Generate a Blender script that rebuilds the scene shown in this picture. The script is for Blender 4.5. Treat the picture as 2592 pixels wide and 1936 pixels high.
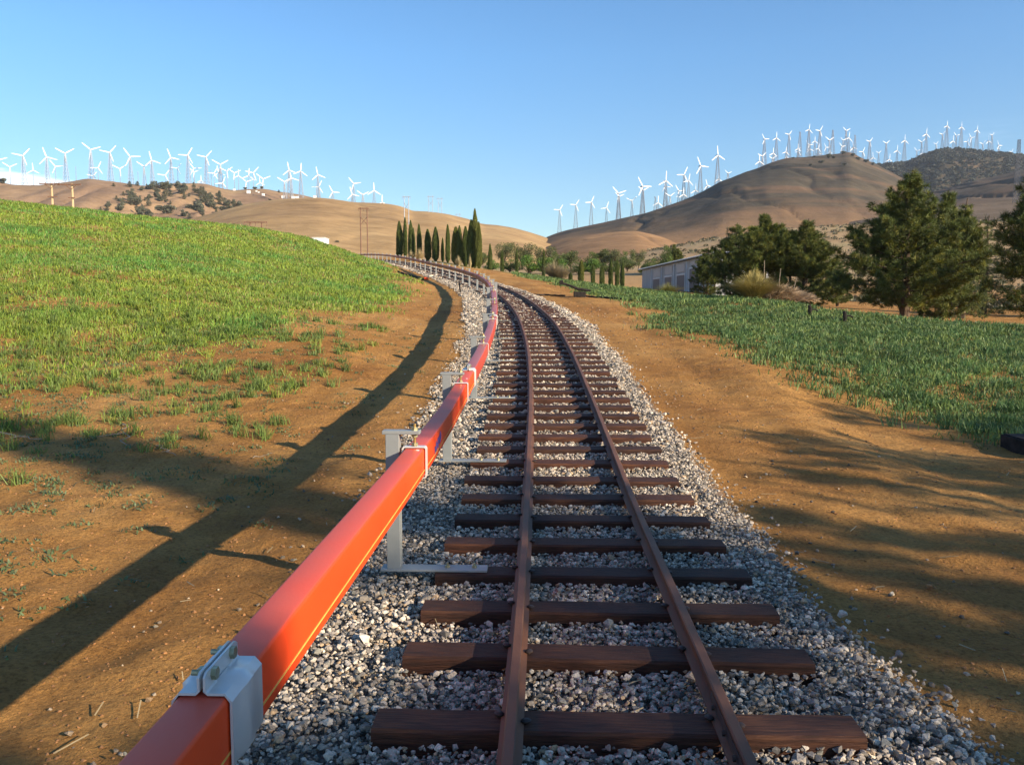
import bpy, bmesh, math, random
import numpy as np
from mathutils import Vector, Matrix
random.seed(4); R_ = np.random.default_rng(11)
for o in list(bpy.data.objects): bpy.data.objects.remove(o)
SC = bpy.context.scene; COL = SC.collection
rad = math.radians
# ------------------------------------------------------------------ camera
F_ = 2198.0; PIT = math.atan(212/2198); CH = 1.45
cam = bpy.data.objects.new('camera', bpy.data.cameras.new('camera')); COL.objects.link(cam)
cam.location = (0, 0, CH); cam.rotation_euler = (math.pi/2 - PIT, 0, 0)
cam.data.sensor_width = 36; cam.data.lens = 36*F_/2592
cam.data.clip_start = .05; cam.data.clip_end = 12000
SC.camera = cam
# ------------------------------------------------------------------ sky, sun, exposure
SUN_EL = rad(21); SX, SY = .835, -.55
SUN_AZ = math.atan2(SX, SY)
w = bpy.data.worlds.new("World"); SC.world = w; w.use_nodes = True
nt = w.node_tree; nt.nodes.clear(); N = nt.nodes.new; L = nt.links.new
sky = N('ShaderNodeTexSky'); sky.sky_type = 'NISHITA'; sky.sun_disc = False
sky.sun_elevation = SUN_EL; sky.sun_rotation = SUN_AZ
sky.altitude = 1200; sky.air_density = 1.0; sky.dust_density = .25; sky.ozone_density = 1.6
hs = N('ShaderNodeHueSaturation'); hs.inputs['Saturation'].default_value = 1.17
L(sky.outputs[0], hs.inputs['Color'])
# low bank of white cloud far off on the left horizon, a wisp on the right
tc = N('ShaderNodeTexCoord'); sep = N('ShaderNodeSeparateXYZ'); L(tc.outputs['Generated'], sep.inputs[0])
def M(op, a, b=None, c=None, cl=False):
    n = N('ShaderNodeMath'); n.operation = op; n.use_clamp = cl
    for i, v in enumerate((a, b, c)):
        if v is None: continue
        if isinstance(v, (int, float)): n.inputs[i].default_value = v
        else: L(v, n.inputs[i])
    return n.outputs[0]
def MR(v, a, b, c=0., d=1.):
    n = N('ShaderNodeMapRange'); n.interpolation_type = 'SMOOTHSTEP'
    L(v, n.inputs[0]); 
    for i, q in zip((1, 2, 3, 4), (a, b, c, d)): n.inputs[i].default_value = q
    return n.outputs[0]
az = M('ARCTAN2', sep.outputs[0], sep.outputs[1])
mp = N('ShaderNodeMapping'); mp.inputs['Scale'].default_value = (9, 9, 34); L(tc.outputs['Generated'], mp.inputs[0])
nz = N('ShaderNodeTexNoise'); nz.inputs['Scale'].default_value = 1.5; nz.inputs['Detail'].default_value = 7; L(mp.outputs[0], nz.inputs['Vector'])
top = M('ADD', .128, M('MULTIPLY', M('SUBTRACT', nz.outputs[0], .5), .10))
top = M('SUBTRACT', top, M('MULTIPLY', M('MAXIMUM', M('ADD', az, .48), 0), .35))
cl1 = MR(M('SUBTRACT', top, sep.outputs[2]), -.004, .014)
cl1 = M('MULTIPLY', cl1, MR(az, -.26, -.36))
mp2 = N('ShaderNodeMapping'); mp2.inputs['Scale'].default_value = (10, 10, 90); L(tc.outputs['Generated'], mp2.inputs[0])
nz2 = N('ShaderNodeTexNoise'); nz2.inputs['Scale'].default_value = 1.2; nz2.inputs['Detail'].default_value = 6; L(mp2.outputs[0], nz2.inputs['Vector'])
cl2 = M('MULTIPLY', MR(nz2.outputs[0], .48, .66), M('MULTIPLY', MR(M('ABSOLUTE', M('SUBTRACT', sep.outputs[2], .158)), .02, .004), MR(M('ABSOLUTE', M('SUBTRACT', az, .485)), .06, .02)))
cm = M('MAXIMUM', cl1, M('MULTIPLY', cl2, .04), cl=True)
mx = N('ShaderNodeMixRGB'); L(cm, mx.inputs[0]); L(hs.outputs[0], mx.inputs[1]); mx.inputs[2].default_value = (9.5, 9.9, 10.3, 1)
tn = N('ShaderNodeMixRGB'); tn.blend_type = 'MULTIPLY'; tn.inputs[0].default_value = 1; L(mx.outputs[0], tn.inputs[1]); cr = N('ShaderNodeValToRGB'); L(sep.outputs[2], cr.inputs[0])
cr.color_ramp.elements[0].position = .06; cr.color_ramp.elements[0].color = (.80, .85, .87, 1); cr.color_ramp.elements[1].position = .26; cr.color_ramp.elements[1].color = (.88, 1.07, 1.16, 1)
L(cr.outputs[0], tn.inputs[2]); mx = tn
bg = N('ShaderNodeBackground'); L(mx.outputs[0], bg.inputs[0]); bg.inputs[1].default_value = .0935
out = N('ShaderNodeOutputWorld'); L(bg.outputs[0], out.inputs[0])
sd = bpy.data.lights.new('sun', 'SUN'); sd.energy = 5.0; sd.angle = rad(.53); sd.color = (1, .83, .62)
sun = bpy.data.objects.new('sun', sd); COL.objects.link(sun)
sun.rotation_euler = Vector((-SX*math.cos(SUN_EL), -SY*math.cos(SUN_EL), -math.sin(SUN_EL))).to_track_quat('-Z', 'Y').to_euler()
SC.view_settings.view_transform = 'Standard'; SC.view_settings.look = 'None'
SC.view_settings.exposure = 0.98; SC.view_settings.gamma = 1; SC.view_settings.use_curve_mapping = False
try: SC.cycles.max_bounces = 6; SC.cycles.diffuse_bounces = 3; SC.cycles.transparent_max_bounces = 4
except Exception: pass
# ------------------------------------------------------------------ helpers
def P(px, py, d):
    """the point at forward distance d seen at pixel px, py of the photograph"""
    u = (px-1296)/F_; v = (968-py)/F_
    dy = v*math.sin(PIT)+math.cos(PIT); dz = v*math.cos(PIT)-math.sin(PIT)
    return (u*d/dy, d, CH+dz*d/dy)
def tag(o, label=None, cat=None, group=None, kind=None):
    if label: o['label'] = label
    if cat: o['category'] = cat
    if group: o['group'] = group
    if kind: o['kind'] = kind
    return o
def link(name, me, mat=None, parent=None, loc=None):
    o = bpy.data.objects.new(name, me); COL.objects.link(o)
    if mat is not None and me is not None and not me.materials: me.materials.append(mat)
    if parent: o.parent = parent
    if loc is not None: o.location = loc
    return o
def empty(name, loc, rz=0):
    o = bpy.data.objects.new(name, None); COL.objects.link(o); o.location = loc; o.rotation_euler = (0, 0, rz)
    o.empty_display_size = .1; return o
def npmesh(name, V, faces, col=None, smooth=False):
    """faces: list of (n,k) int arrays"""
    me = bpy.data.meshes.new(name); V = np.asarray(V, np.float32)
    me.vertices.add(len(V)); me.vertices.foreach_set('co', V.ravel())
    li = np.concatenate([f.ravel() for f in faces]).astype(np.int32)
    tot = np.concatenate([np.full(len(f), f.shape[1]) for f in faces]).astype(np.int32)
    st = np.concatenate([[0], np.cumsum(tot)[:-1]]).astype(np.int32)
    me.loops.add(len(li)); me.loops.foreach_set('vertex_index', li)
    me.polygons.add(len(tot)); me.polygons.foreach_set('loop_start', st)
    try: me.polygons.foreach_set('loop_total', tot)
    except Exception: pass
    me.polygons.foreach_set('use_smooth', np.full(len(tot), smooth, dtype=bool))
    if col is not None:
        a = me.color_attributes.new('col', 'FLOAT_COLOR', 'POINT')
        c = np.ones((len(V), 4), np.float32); c[:, :3] = col; a.data.foreach_set('color', c.ravel())
    me.update(calc_edges=True); me.validate(); return me
class MB:
    def __init__(s): s.v = []; s.f = []
    def add(s, vs, fs):
        b = len(s.v); s.v += [tuple(v) for v in vs]; s.f += [tuple(i+b for i in f) for f in fs]
    def box(s, lo, hi, m=None, ch=0):
        x0, y0, z0 = lo; x1, y1, z1 = hi
        vs = [(x0,y0,z0),(x1,y0,z0),(x1,y1,z0),(x0,y1,z0),(x0,y0,z1),(x1,y0,z1),(x1,y1,z1),(x0,y1,z1)]
        if m is not None: vs = [m @ Vector(v) for v in vs]
        s.add(vs, [(0,3,2,1),(4,5,6,7),(0,1,5,4),(1,2,6,5),(2,3,7,6),(3,0,4,7)])
    def tube(s, pts, r, n=8, cap=True):
        pts = [Vector(p) for p in pts]; rs = r if isinstance(r, (list, tuple)) else [r]*len(pts); b = len(s.v); up = Vector((0, 0, 1))
        for i, p in enumerate(pts):
            t = (pts[min(i+1, len(pts)-1)]-pts[max(i-1, 0)]).normalized()
            a = t.cross(up if abs(t.z) < .9 else Vector((1, 0, 0))).normalized(); c = a.cross(t)
            for k in range(n):
                q = 2*math.pi*k/n; s.v.append(tuple(p+(a*math.cos(q)+c*math.sin(q))*rs[i]))
        for i in range(len(pts)-1):
            for k in range(n):
                k2 = (k+1) % n; s.f.append((b+i*n+k, b+i*n+k2, b+(i+1)*n+k2, b+(i+1)*n+k))
        if cap:
            s.f.append(tuple(b+k for k in range(n))[::-1]); s.f.append(tuple(b+(len(pts)-1)*n+k for k in range(n)))
    def sweep(s, prof, frames, closed=True):
        """prof: 2d (side,up) list; frames: (origin, right, up)"""
        b = len(s.v); n = len(prof)
        for o, r, u in frames:
            for (a, c) in prof: s.v.append(tuple(o + r*a + u*c))
        for i in range(len(frames)-1):
            for k in range(n):
                k2 = (k+1) % n; s.f.append((b+i*n+k, b+i*n+k2, b+(i+1)*n+k2, b+(i+1)*n+k))
        s.f.append(tuple(b+k for k in range(n))[::-1]); s.f.append(tuple(b+(len(frames)-1)*n+k for k in range(n)))
    def mesh(s, name, bevel=0, smooth=False, seg=2):
        me = bpy.data.meshes.new(name); me.from_pydata(s.v, [], s.f)
        bm = bmesh.new(); bm.from_mesh(me); bmesh.ops.recalc_face_normals(bm, faces=bm.faces[:])
        if bevel: bmesh.ops.bevel(bm, geom=bm.edges[:], offset=bevel, segments=seg, affect='EDGES', profile=.5, clamp_overlap=True)
        if smooth:
            for f in bm.faces: f.smooth = True
            for e in bm.edges:
                if len(e.link_faces) == 2 and e.calc_face_angle(0) > .7: e.smooth = False
        bm.to_mesh(me); bm.free(); return me
def rrect(w, h, r, n=3, x0=0, z0=0):
    pts = []
    for cx, cz, a0 in ((w/2-r, h/2-r, 0), (-w/2+r, h/2-r, 90), (-w/2+r, -h/2+r, 180), (w/2-r, -h/2+r, 270)):
        for k in range(n+1):
            a = rad(a0+90*k/n); pts.append((x0+cx+r*math.cos(a), z0+cz+r*math.sin(a)))
    return pts
# value noise
_T = R_.random((256, 256)).astype(np.float64)
def vn(x, y):
    xi = np.floor(x).astype(int); yi = np.floor(y).astype(int); fx = x-xi; fy = y-yi
    fx = fx*fx*(3-2*fx); fy = fy*fy*(3-2*fy)
    a = _T[xi & 255, yi & 255]; b = _T[(xi+1) & 255, yi & 255]; c = _T[xi & 255, (yi+1) & 255]; d = _T[(xi+1) & 255, (yi+1) & 255]
    return (a*(1-fx)+b*fx)*(1-fy)+(c*(1-fx)+d*fx)*fy
def fbm(x, y, o=4, g=.5):
    x = np.asarray(x, float); y = np.asarray(y, float); s = 0; a = 1; t = 0
    for i in range(o):
        s = s+a*(vn(x*2**i+17.3*i, y*2**i+9.1*i)-.5); t += a; a *= g
    return s/t*2
def sst(a, b, x): x = np.clip((x-a)/(b-a), 0, 1); return x*x*(3-2*x)
# ------------------------------------------------------------------ materials
def mat(name, c1, c2=None, scale=5, rough=.8, bump=0, bscale=None, attr=False, metal=0, c3=None, vec='Object', stretch=None, spec=.5, detail=6, transl=0, coat=0, lo=.35, hi=.65, amix=.5):
    m = bpy.data.materials.new(name); m.use_nodes = True; t = m.node_tree; n = t.nodes; l = t.links
    b = n['Principled BSDF']; b.inputs['Roughness'].default_value = rough; b.inputs['Metallic'].default_value = metal
    b.inputs['Specular IOR Level'].default_value = spec
    if coat: b.inputs['Coat Weight'].default_value = coat; b.inputs['Coat Roughness'].default_value = .25
    tc = n.new('ShaderNodeTexCoord'); src = tc.outputs[vec]
    if stretch:
        mp = n.new('ShaderNodeMapping'); mp.inputs['Scale'].default_value = stretch; l.new(src, mp.inputs[0]); src = mp.outputs[0]
    nz = n.new('ShaderNodeTexNoise'); nz.inputs['Scale'].default_value = scale; nz.inputs['Detail'].default_value = detail; l.new(src, nz.inputs['Vector'])
    cr = n.new('ShaderNodeValToRGB'); l.new(nz.outputs[0], cr.inputs[0]); e = cr.color_ramp.elements
    e[0].position = lo; e[1].position = hi; e[0].color = (*c1, 1); e[1].color = (*(c2 or c1), 1)
    if c3: q = e.new((lo+hi)/2); q.color = (*c3, 1)
    colr = cr.outputs[0]
    if attr:
        at = n.new('ShaderNodeAttribute'); at.attribute_name = 'col'
        mx = n.new('ShaderNodeMixRGB'); mx.blend_type = 'MULTIPLY'; mx.inputs[0].default_value = 1; l.new(at.outputs[0], mx.inputs[1]); l.new(colr, mx.inputs[2]); colr = mx.outputs[0]
    l.new(colr, b.inputs['Base Color'])
    if bump:
        n2 = n.new('ShaderNodeTexNoise'); n2.inputs['Scale'].default_value = bscale or scale*3; n2.inputs['Detail'].default_value = 8; l.new(src, n2.inputs['Vector'])
        bp = n.new('ShaderNodeBump'); bp.inputs['Strength'].default_value = 1; bp.inputs['Distance'].default_value = bump; l.new(n2.outputs[0], bp.inputs['Height']); l.new(bp.outputs[0], b.inputs['Normal'])
    if transl:
        tr = n.new('ShaderNodeBsdfTranslucent'); l.new(colr, tr.inputs[0]); ms = n.new('ShaderNodeMixShader'); ms.inputs[0].default_value = transl
        l.new(b.outputs[0], ms.inputs[1]); l.new(tr.outputs[0], ms.inputs[2]); l.new(ms.outputs[0], n['Material Output'].inputs[0])
    return m
W1 = (.86, .86, .86); W2 = (1, 1, 1)
M_white = mat('white_paint', (.82, .82, .80), (.74, .74, .72), 3, .4)
M_blade = mat('turbine_white', (.86, .86, .85), (.80, .80, .80), .3, .45)
M_latt = mat('galvanised_lattice', (.24, .27, .32), (.32, .35, .40), 1, .5, metal=.2)
M_stone = mat('crushed_granite', (.55, .55, .55), (1, 1, 1), 110, .85, bump=.002, bscale=160, attr=True, detail=3, lo=.3, hi=.6)
M_pebble = mat('pebble', (.75, .75, .75), (1, 1, 1), 60, .9, attr=True, bump=.002)
M_grass = mat('grass_blades', (.75, .75, .75), (1, 1, 1), .9, .55, attr=True, transl=.25, vec='Object', spec=.35)
M_leaf = mat('leaves', (.6, .6, .6), (1, 1, 1), .8, .6, attr=True, transl=.2, spec=.3)
M_needle = mat('pine_needles', (.65, .65, .65), (1, 1, 1), 1.2, .6, attr=True, transl=.12, spec=.3)
M_bark = mat('bark', (.05, .032, .02), (.13, .09, .06), 8, .95, bump=.02, stretch=(1, 1, .3))
M_tie = mat('creosoted_timber', (.032, .013, .007), (.092, .037, .016), 7, .75, bump=.006, bscale=20, stretch=(1, 12, 12), c3=(.058, .022, .012), spec=.35, attr=True)
M_rust = mat('rusted_rail', (.065, .030, .017), (.19, .078, .030), 9, .62, bump=.0012, bscale=90, c3=(.12, .055, .03), metal=.15, stretch=(1, .25, 1))
M_spike = mat('spike_steel', (.035, .026, .024), (.07, .045, .035), 30, .6, metal=.3)
M_joint = mat('joint_bar_steel', (.05, .05, .06), (.10, .075, .06), 20, .55, metal=.4)
M_grey = mat('grey_painted_steel', (.21, .225, .22), (.28, .295, .285), 4, .45, bump=.0006, bscale=60, spec=.5)
M_zinc = mat('zinc_bolts', (.30, .28, .16), (.45, .42, .27), 60, .4, metal=.7)
M_brass = mat('yellow_zinc_rod', (.35, .22, .07), (.5, .33, .12), 50, .4, metal=.7)
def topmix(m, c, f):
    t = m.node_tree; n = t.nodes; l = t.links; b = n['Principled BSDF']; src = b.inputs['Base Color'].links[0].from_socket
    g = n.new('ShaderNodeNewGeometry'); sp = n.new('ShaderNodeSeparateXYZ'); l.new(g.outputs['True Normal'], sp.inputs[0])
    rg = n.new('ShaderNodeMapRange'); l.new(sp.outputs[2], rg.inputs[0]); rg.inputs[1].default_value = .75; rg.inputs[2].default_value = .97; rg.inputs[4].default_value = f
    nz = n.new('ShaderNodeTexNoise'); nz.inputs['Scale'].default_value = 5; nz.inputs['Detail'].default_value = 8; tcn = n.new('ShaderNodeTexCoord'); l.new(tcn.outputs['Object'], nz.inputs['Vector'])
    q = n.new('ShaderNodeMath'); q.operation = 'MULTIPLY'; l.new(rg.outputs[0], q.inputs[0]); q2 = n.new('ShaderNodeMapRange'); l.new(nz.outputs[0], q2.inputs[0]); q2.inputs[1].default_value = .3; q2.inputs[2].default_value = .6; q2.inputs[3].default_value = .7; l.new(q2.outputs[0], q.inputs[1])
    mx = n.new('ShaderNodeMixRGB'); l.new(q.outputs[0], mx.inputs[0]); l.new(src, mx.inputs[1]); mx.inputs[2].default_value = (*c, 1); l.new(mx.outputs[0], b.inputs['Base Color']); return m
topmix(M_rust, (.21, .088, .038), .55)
def redmat(name, a, b_, rough): return mat(name, a, b_, 2.2, rough, bump=.0004, bscale=120, stretch=(1, .4, 1), spec=.3, coat=.05)
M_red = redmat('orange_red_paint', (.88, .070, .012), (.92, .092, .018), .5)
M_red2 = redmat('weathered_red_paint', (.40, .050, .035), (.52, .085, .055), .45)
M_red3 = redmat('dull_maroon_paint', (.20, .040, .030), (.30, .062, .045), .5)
topmix(M_red, (.60, .12, .08), .6); topmix(M_red2, (.36, .13, .12), .8); topmix(M_red3, (.26, .10, .09), .7)  # dull pink sky reflection painted into the colour of the beam's upward faces
M_stripe = mat('yellow_pinstripe', (.85, .55, .12), (.75, .42, .08), 12, .5)
M_blue = mat('blue_marker', (.10, .07, .30), (.16, .09, .36), 40, .6)
M_cap = mat('white_collar_paint', (.66, .655, .62), (.58, .575, .545), 9, .3, coat=.4, bump=.0004, bscale=80)
M_rubber = mat('black_pipe', (.015, .013, .012), (.04, .034, .03), 12, .8, spec=.1)
M_wood = mat('pale_pole_timber', (.42, .30, .16), (.60, .45, .27), 2, .85, stretch=(6, 6, .4))
M_dwood = mat('brown_pole_timber', (.14, .075, .045), (.22, .12, .075), 2, .85)
M_metal = mat('grey_cladding', (.36, .37, .38), (.48, .49, .50), 1.2, .45, stretch=(1, 1, .15), metal=.1)
M_metal2 = mat('pale_roof_sheet', (.50, .53, .56), (.62, .65, .68), .8, .4)
M_door = mat('slate_roller_door', (.045, .052, .075), (.065, .072, .1), 1, .5)
M_straw = mat('dry_grass', (.75, .75, .75), (1, 1, 1), 3, .7, attr=True, transl=.2)
M_twig = mat('dead_twig', (.20, .15, .10), (.36, .30, .22), 30, .85)

# dirt: several scales of soil colour, gravelly specks, plus a green-brown litter where attribute 'col'.r says so
def ground_mat():
    m = bpy.data.materials.new('orange_dirt'); m.use_nodes = True; t = m.node_tree; n = t.nodes; l = t.links
    b = n['Principled BSDF']; b.inputs['Roughness'].default_value = .95; b.inputs['Specular IOR Level'].default_value = .15
    tc = n.new('ShaderNodeTexCoord')
    def noise(s, d=6, r=.6):
        q = n.new('ShaderNodeTexNoise'); q.inputs['Scale'].default_value = s; q.inputs['Detail'].default_value = d; q.inputs['Roughness'].default_value = r; l.new(tc.outputs['Object'], q.inputs['Vector']); return q.outputs[0]
    def ramp(v, stops):
        q = n.new('ShaderNodeValToRGB'); l.new(v, q.inputs[0]); e = q.color_ramp.elements
        e[0].position, e[0].color = stops[0][0], (*stops[0][1], 1); e[1].position, e[1].color = stops[-1][0], (*stops[-1][1], 1)
        for p_, c in stops[1:-1]: e.new(p_).color = (*c, 1)
        return q.outputs[0]
    def mixc(f, a, b2, bt='MIX'):
        q = n.new('ShaderNodeMixRGB'); q.blend_type = bt
        if isinstance(f, float): q.inputs[0].default_value = f
        else: l.new(f, q.inputs[0])
        for i, v in ((1, a), (2, b2)):
            if isinstance(v, tuple): q.inputs[i].default_value = (*v, 1)
            else: l.new(v, q.inputs[i])
        return q.outputs[0]
    c = ramp(noise(.35, 5), [(.3, (.37, .175, .049)), (.5, (.49, .255, .074)), (.72, (.58, .335, .115))])
    c = mixc(.55, c, ramp(noise(3.5, 7), [(.32, (.55, .50, .46)), (.6, (1, 1, 1))]), 'MULTIPLY')
    mpp = n.new('ShaderNodeMapping'); mpp.inputs['Scale'].default_value = (1.5, .16, 1); l.new(tc.outputs['Object'], mpp.inputs[0]); nr = n.new('ShaderNodeTexNoise'); nr.inputs['Scale'].default_value = 1; nr.inputs['Detail'].default_value = 7; l.new(mpp.outputs[0], nr.inputs['Vector'])
    c = mixc(.6, c, ramp(nr.outputs[0], [(.38, (.72, .68, .64)), (.56, (1.05, 1.05, 1.05))]), 'MULTIPLY')
    c = mixc(.75, c, ramp(noise(42, 6, .7), [(.36, (.42, .38, .34)), (.5, (.9, .9, .9)), (.66, (1.15, 1.12, 1.08))]), 'MULTIPLY')
    at = n.new('ShaderNodeAttribute'); at.attribute_name = 'col'; sp = n.new('ShaderNodeSeparateColor'); l.new(at.outputs[0], sp.inputs[0])
    gr = ramp(noise(2.2, 6), [(.35, (.14, .165, .035)), (.6, (.27, .24, .08))])
    c = mixc(sp.outputs[0], c, gr)
    dust = ramp(noise(9, 6), [(.35, (.16, .15, .14)), (.65, (.36, .34, .31))])
    c = mixc(sp.outputs[1], c, dust)
    far = ramp(noise(.06, 8, .65), [(.3, (.30, .20, .095)), (.5, (.40, .27, .14)), (.7, (.30, .25, .12))])
    c = mixc(sp.outputs[2], c, far)
    l.new(c, b.inputs['Base Color'])
    ad = n.new('ShaderNodeMath'); ad.operation = 'ADD'; l.new(noise(14, 8, .65), ad.inputs[0])
    mu = n.new('ShaderNodeMath'); mu.operation = 'MULTIPLY'; mu.inputs[1].default_value = .45; l.new(noise(75, 4, .7), mu.inputs[0]); l.new(mu.outputs[0], ad.inputs[1])
    bp = n.new('ShaderNodeBump'); bp.inputs['Strength'].default_value = 1; bp.inputs['Distance'].default_value = .05; l.new(ad.outputs[0], bp.inputs['Height']); l.new(bp.outputs[0], b.inputs['Normal'])
    return m
M_ground = ground_mat()
# ------------------------------------------------------------------ track line
_Y = np.array([-12, -6, 0, 2.45, 3.97, 5.79, 7.7, 11, 15.2, 18.4, 23, 28, 34, 42.7, 57, 68, 78.5, 95, 110, 130, 160.])
_X = np.array([-.15, .03, .265, .35, .405, .464, .52, .60, .63, .56, .40, .12, -.45, -1.8, -4.6, -7.1, -9.9, -14.5, -18.9, -26, -38.])
_Z = np.array([0, 0, 0, 0, 0, .015, .10, .27, .575, .86, 1.12, 1.38, 1.73, 2.27, 3.17, 3.94, 4.66, 5.6, 6.25, 6.7, 7.0])
def cub(xs, ys, q):   # monotone-ish cubic through the points
    m = np.gradient(ys, xs); q = np.asarray(q, float); i = np.clip(np.searchsorted(xs, q)-1, 0, len(xs)-2)
    h = xs[i+1]-xs[i]; t = np.clip((q-xs[i])/h, 0, 1)
    return (2*t**3-3*t**2+1)*ys[i]+(t**3-2*t**2+t)*h*m[i]+(-2*t**3+3*t**2)*ys[i+1]+(t**3-t**2)*h*m[i+1]
XC = lambda y: cub(_Y, _X, y)
ZT = lambda y: cub(_Y, _Z, y)
# arc-length table
_yy = np.linspace(-3, 150, 3000); _p = np.stack([XC(_yy), _yy, ZT(_yy)], 1)
_s = np.concatenate([[0], np.cumsum(np.linalg.norm(np.diff(_p, axis=0), axis=1))])
def frame(s, off=0, dz=0):
    y = float(np.interp(s, _s, _yy)); e = .25
    a = Vector((float(XC(y-e)), y-e, float(ZT(y-e)))); b = Vector((float(XC(y+e)), y+e, float(ZT(y+e))))
    t = (b-a).normalized(); r = t.cross(Vector((0, 0, 1))).normalized(); u = r.cross(t)
    o = Vector((float(XC(y)), y, float(ZT(y)))) + r*off + Vector((0, 0, dz))
    return o, r, u, t
def s_at(y): return float(np.interp(y, _yy, _s))
# ------------------------------------------------------------------ ground surface
ctl = []
for y in (-10, -3, 2, 5, 8):
    ctl += [(float(XC(y))-2.2, y, float(ZT(y))-.12), (float(XC(y))+2.1, y, float(ZT(y))-.17)]
for y in (11, 15, 20, 27, 35, 45, 57, 70, 82, 95, 110, 130):
    ctl += [(float(XC(y))-2.4, y, float(ZT(y))-.06), (float(XC(y))+2.2, y, float(ZT(y))-.12)]
ctl += [(-5, 2, -.14), (-10, 6, 0), (-6, 7, .0), (6, 0, -.22), (12, 0, -.3), (20, 0, -.4), (-20, 0, 0), (12, 8, -.25), (-10, -10, -.1), (10, -12, -.3), (30, -20, -.5), (-30, -20, 0),
        (60, -30, -1), (-60, -30, 2), (200, -50, 0), (-200, -50, 10), (0, -150, -2)]
for a in [(2592, 1130, 9.4), (2200, 1040, 11.5), (1980, 955, 13), (1700, 810, 24), (1560, 755, 38), (1400, 715, 62), (1200, 690, 100),
          (2592, 836, 22), (2291, 819, 25), (2150, 797, 28), (1990, 775, 31), (1850, 757, 37), (1700, 744, 48),
          (2291, 817, 42), (2592, 800, 60), (2592, 775, 95), (2100, 772, 75), (1850, 757, 75), (1760, 739, 92), (1621, 741, 128), (1500, 722, 74), (1208, 680, 110), (1010, 652, 125),
          (0, 900, 13), (350, 880, 14), (700, 850, 15), (937, 800, 20), (1060, 703, 40), (985, 668, 62), (0, 527, 40), (-400, 470, 40), (351, 557, 48), (703, 595, 62), (820, 616, 75), (937, 648, 95),
          (0, 700, 20), (-400, 700, 20), (400, 700, 23), (700, 700, 30), (900, 690, 42), (-200, 545, 60), (300, 585, 75), (600, 622, 90), (800, 645, 115),
          (2100, 738, 130), (2100, 650, 230), (2592, 560, 380), (2300, 566, 360), (2100, 572, 340), (1900, 590, 340), (1700, 692, 150), (1700, 625, 320), (1240, 698, 140), (1400, 692, 170), (1500, 690, 190), (1400, 674, 300), (1240, 674, 300), (1400, 684, 420), (1240, 684, 420), (1600, 668, 400), (1750, 640, 420), (2000, 600, 430),
          (900, 652, 180), (600, 640, 200), (300, 640, 230), (0, 640, 250), (600, 640, 380), (1000, 645, 380), (0, 640, 400), (3200, 740, 130), (3200, 560, 380), (-600, 640, 300), (3200, 820, 50)]:
    ctl.append(P(*a))
ctl = np.array(ctl)
def wmap(X, Y):
    Y = np.asarray(Y, float)+7.; a = np.arctan2(X, np.where(np.abs(Y) < 1e-6, 1e-6, Y)); b = np.log(np.hypot(X, Y)+1.5)
    return np.stack([a*2.2, b*1.6], -1)
_cq = wmap(ctl[:, 0], ctl[:, 1])
_ker = lambda a, b: np.sqrt(((a[:, None, :]-b[None, :, :])**2).sum(-1)+.02)
_K = _ker(_cq, _cq); _n = len(ctl)
# interpolate elevation in units that stay even across distances
_hn = np.hypot(ctl[:, 0], ctl[:, 1]+7)+4
_A = np.zeros((_n+1, _n+1)); _A[:_n, :_n] = _K-.004*np.eye(_n); _A[:_n, _n] = 1; _A[_n, :_n] = 1
_W = np.linalg.solve(_A, np.append(ctl[:, 2]/_hn, 0))
def G0(X, Y):
    X = np.asarray(X, float).ravel(); Y = np.asarray(Y, float).ravel(); out = np.empty(len(X))
    for i in range(0, len(X), 20000):
        q = wmap(X[i:i+20000], Y[i:i+20000]); out[i:i+20000] = _ker(q, _cq) @ _W[:_n] + _W[_n]
    return out*(np.hypot(X, Y+7)+4)
def G(X, Y, bed=True, noise=True):
    X = np.asarray(X, float).ravel(); Y = np.asarray(Y, float).ravel()
    z = G0(X, Y); yc = np.clip(Y, -12, 150); t = X-XC(yc); zt = ZT(yc)
    near = (Y > -12) & (Y < 150)
    # stay close to the track level beside it
    wk = (1-sst(1.9, 3.4, np.abs(t)))*near
    side = np.where(t < 0, np.interp(yc, [5, 11], [-.12, -.07]), -.16)
    z = z*(1-wk)+(zt+side)*wk
    if noise:
        bw = sst(1.25, 2.2, np.abs(t+.1))
        z = z-.022*(np.exp(-((t-2.25)/.22)**2)+np.exp(-((t-3.5)/.22)**2)+np.exp(-((t+2.3)/.2)**2))*(1+fbm(X*2, Y*.5, 2))*near
        z = z+bw*(.04*fbm(X*.9, Y*.9, 3)+.026*fbm(X*4.5, Y*4.5, 4))*np.clip(1.2-Y/120, 0, 1)
        z = z+sst(3, 6, np.abs(t))*.08*fbm(X*.35+4, Y*.35, 3)
    if bed:
        e = .10*fbm(X*2, Y*2, 3)
        kb = sst(-1.75, -1.12, t+e)*(1-sst(1.02, 1.42, t+e))*near
        z = z*(1-kb)+(zt-.10)*kb
    return z
def g1(x, y, **k): return float(G([x], [y], **k)[0])
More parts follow.
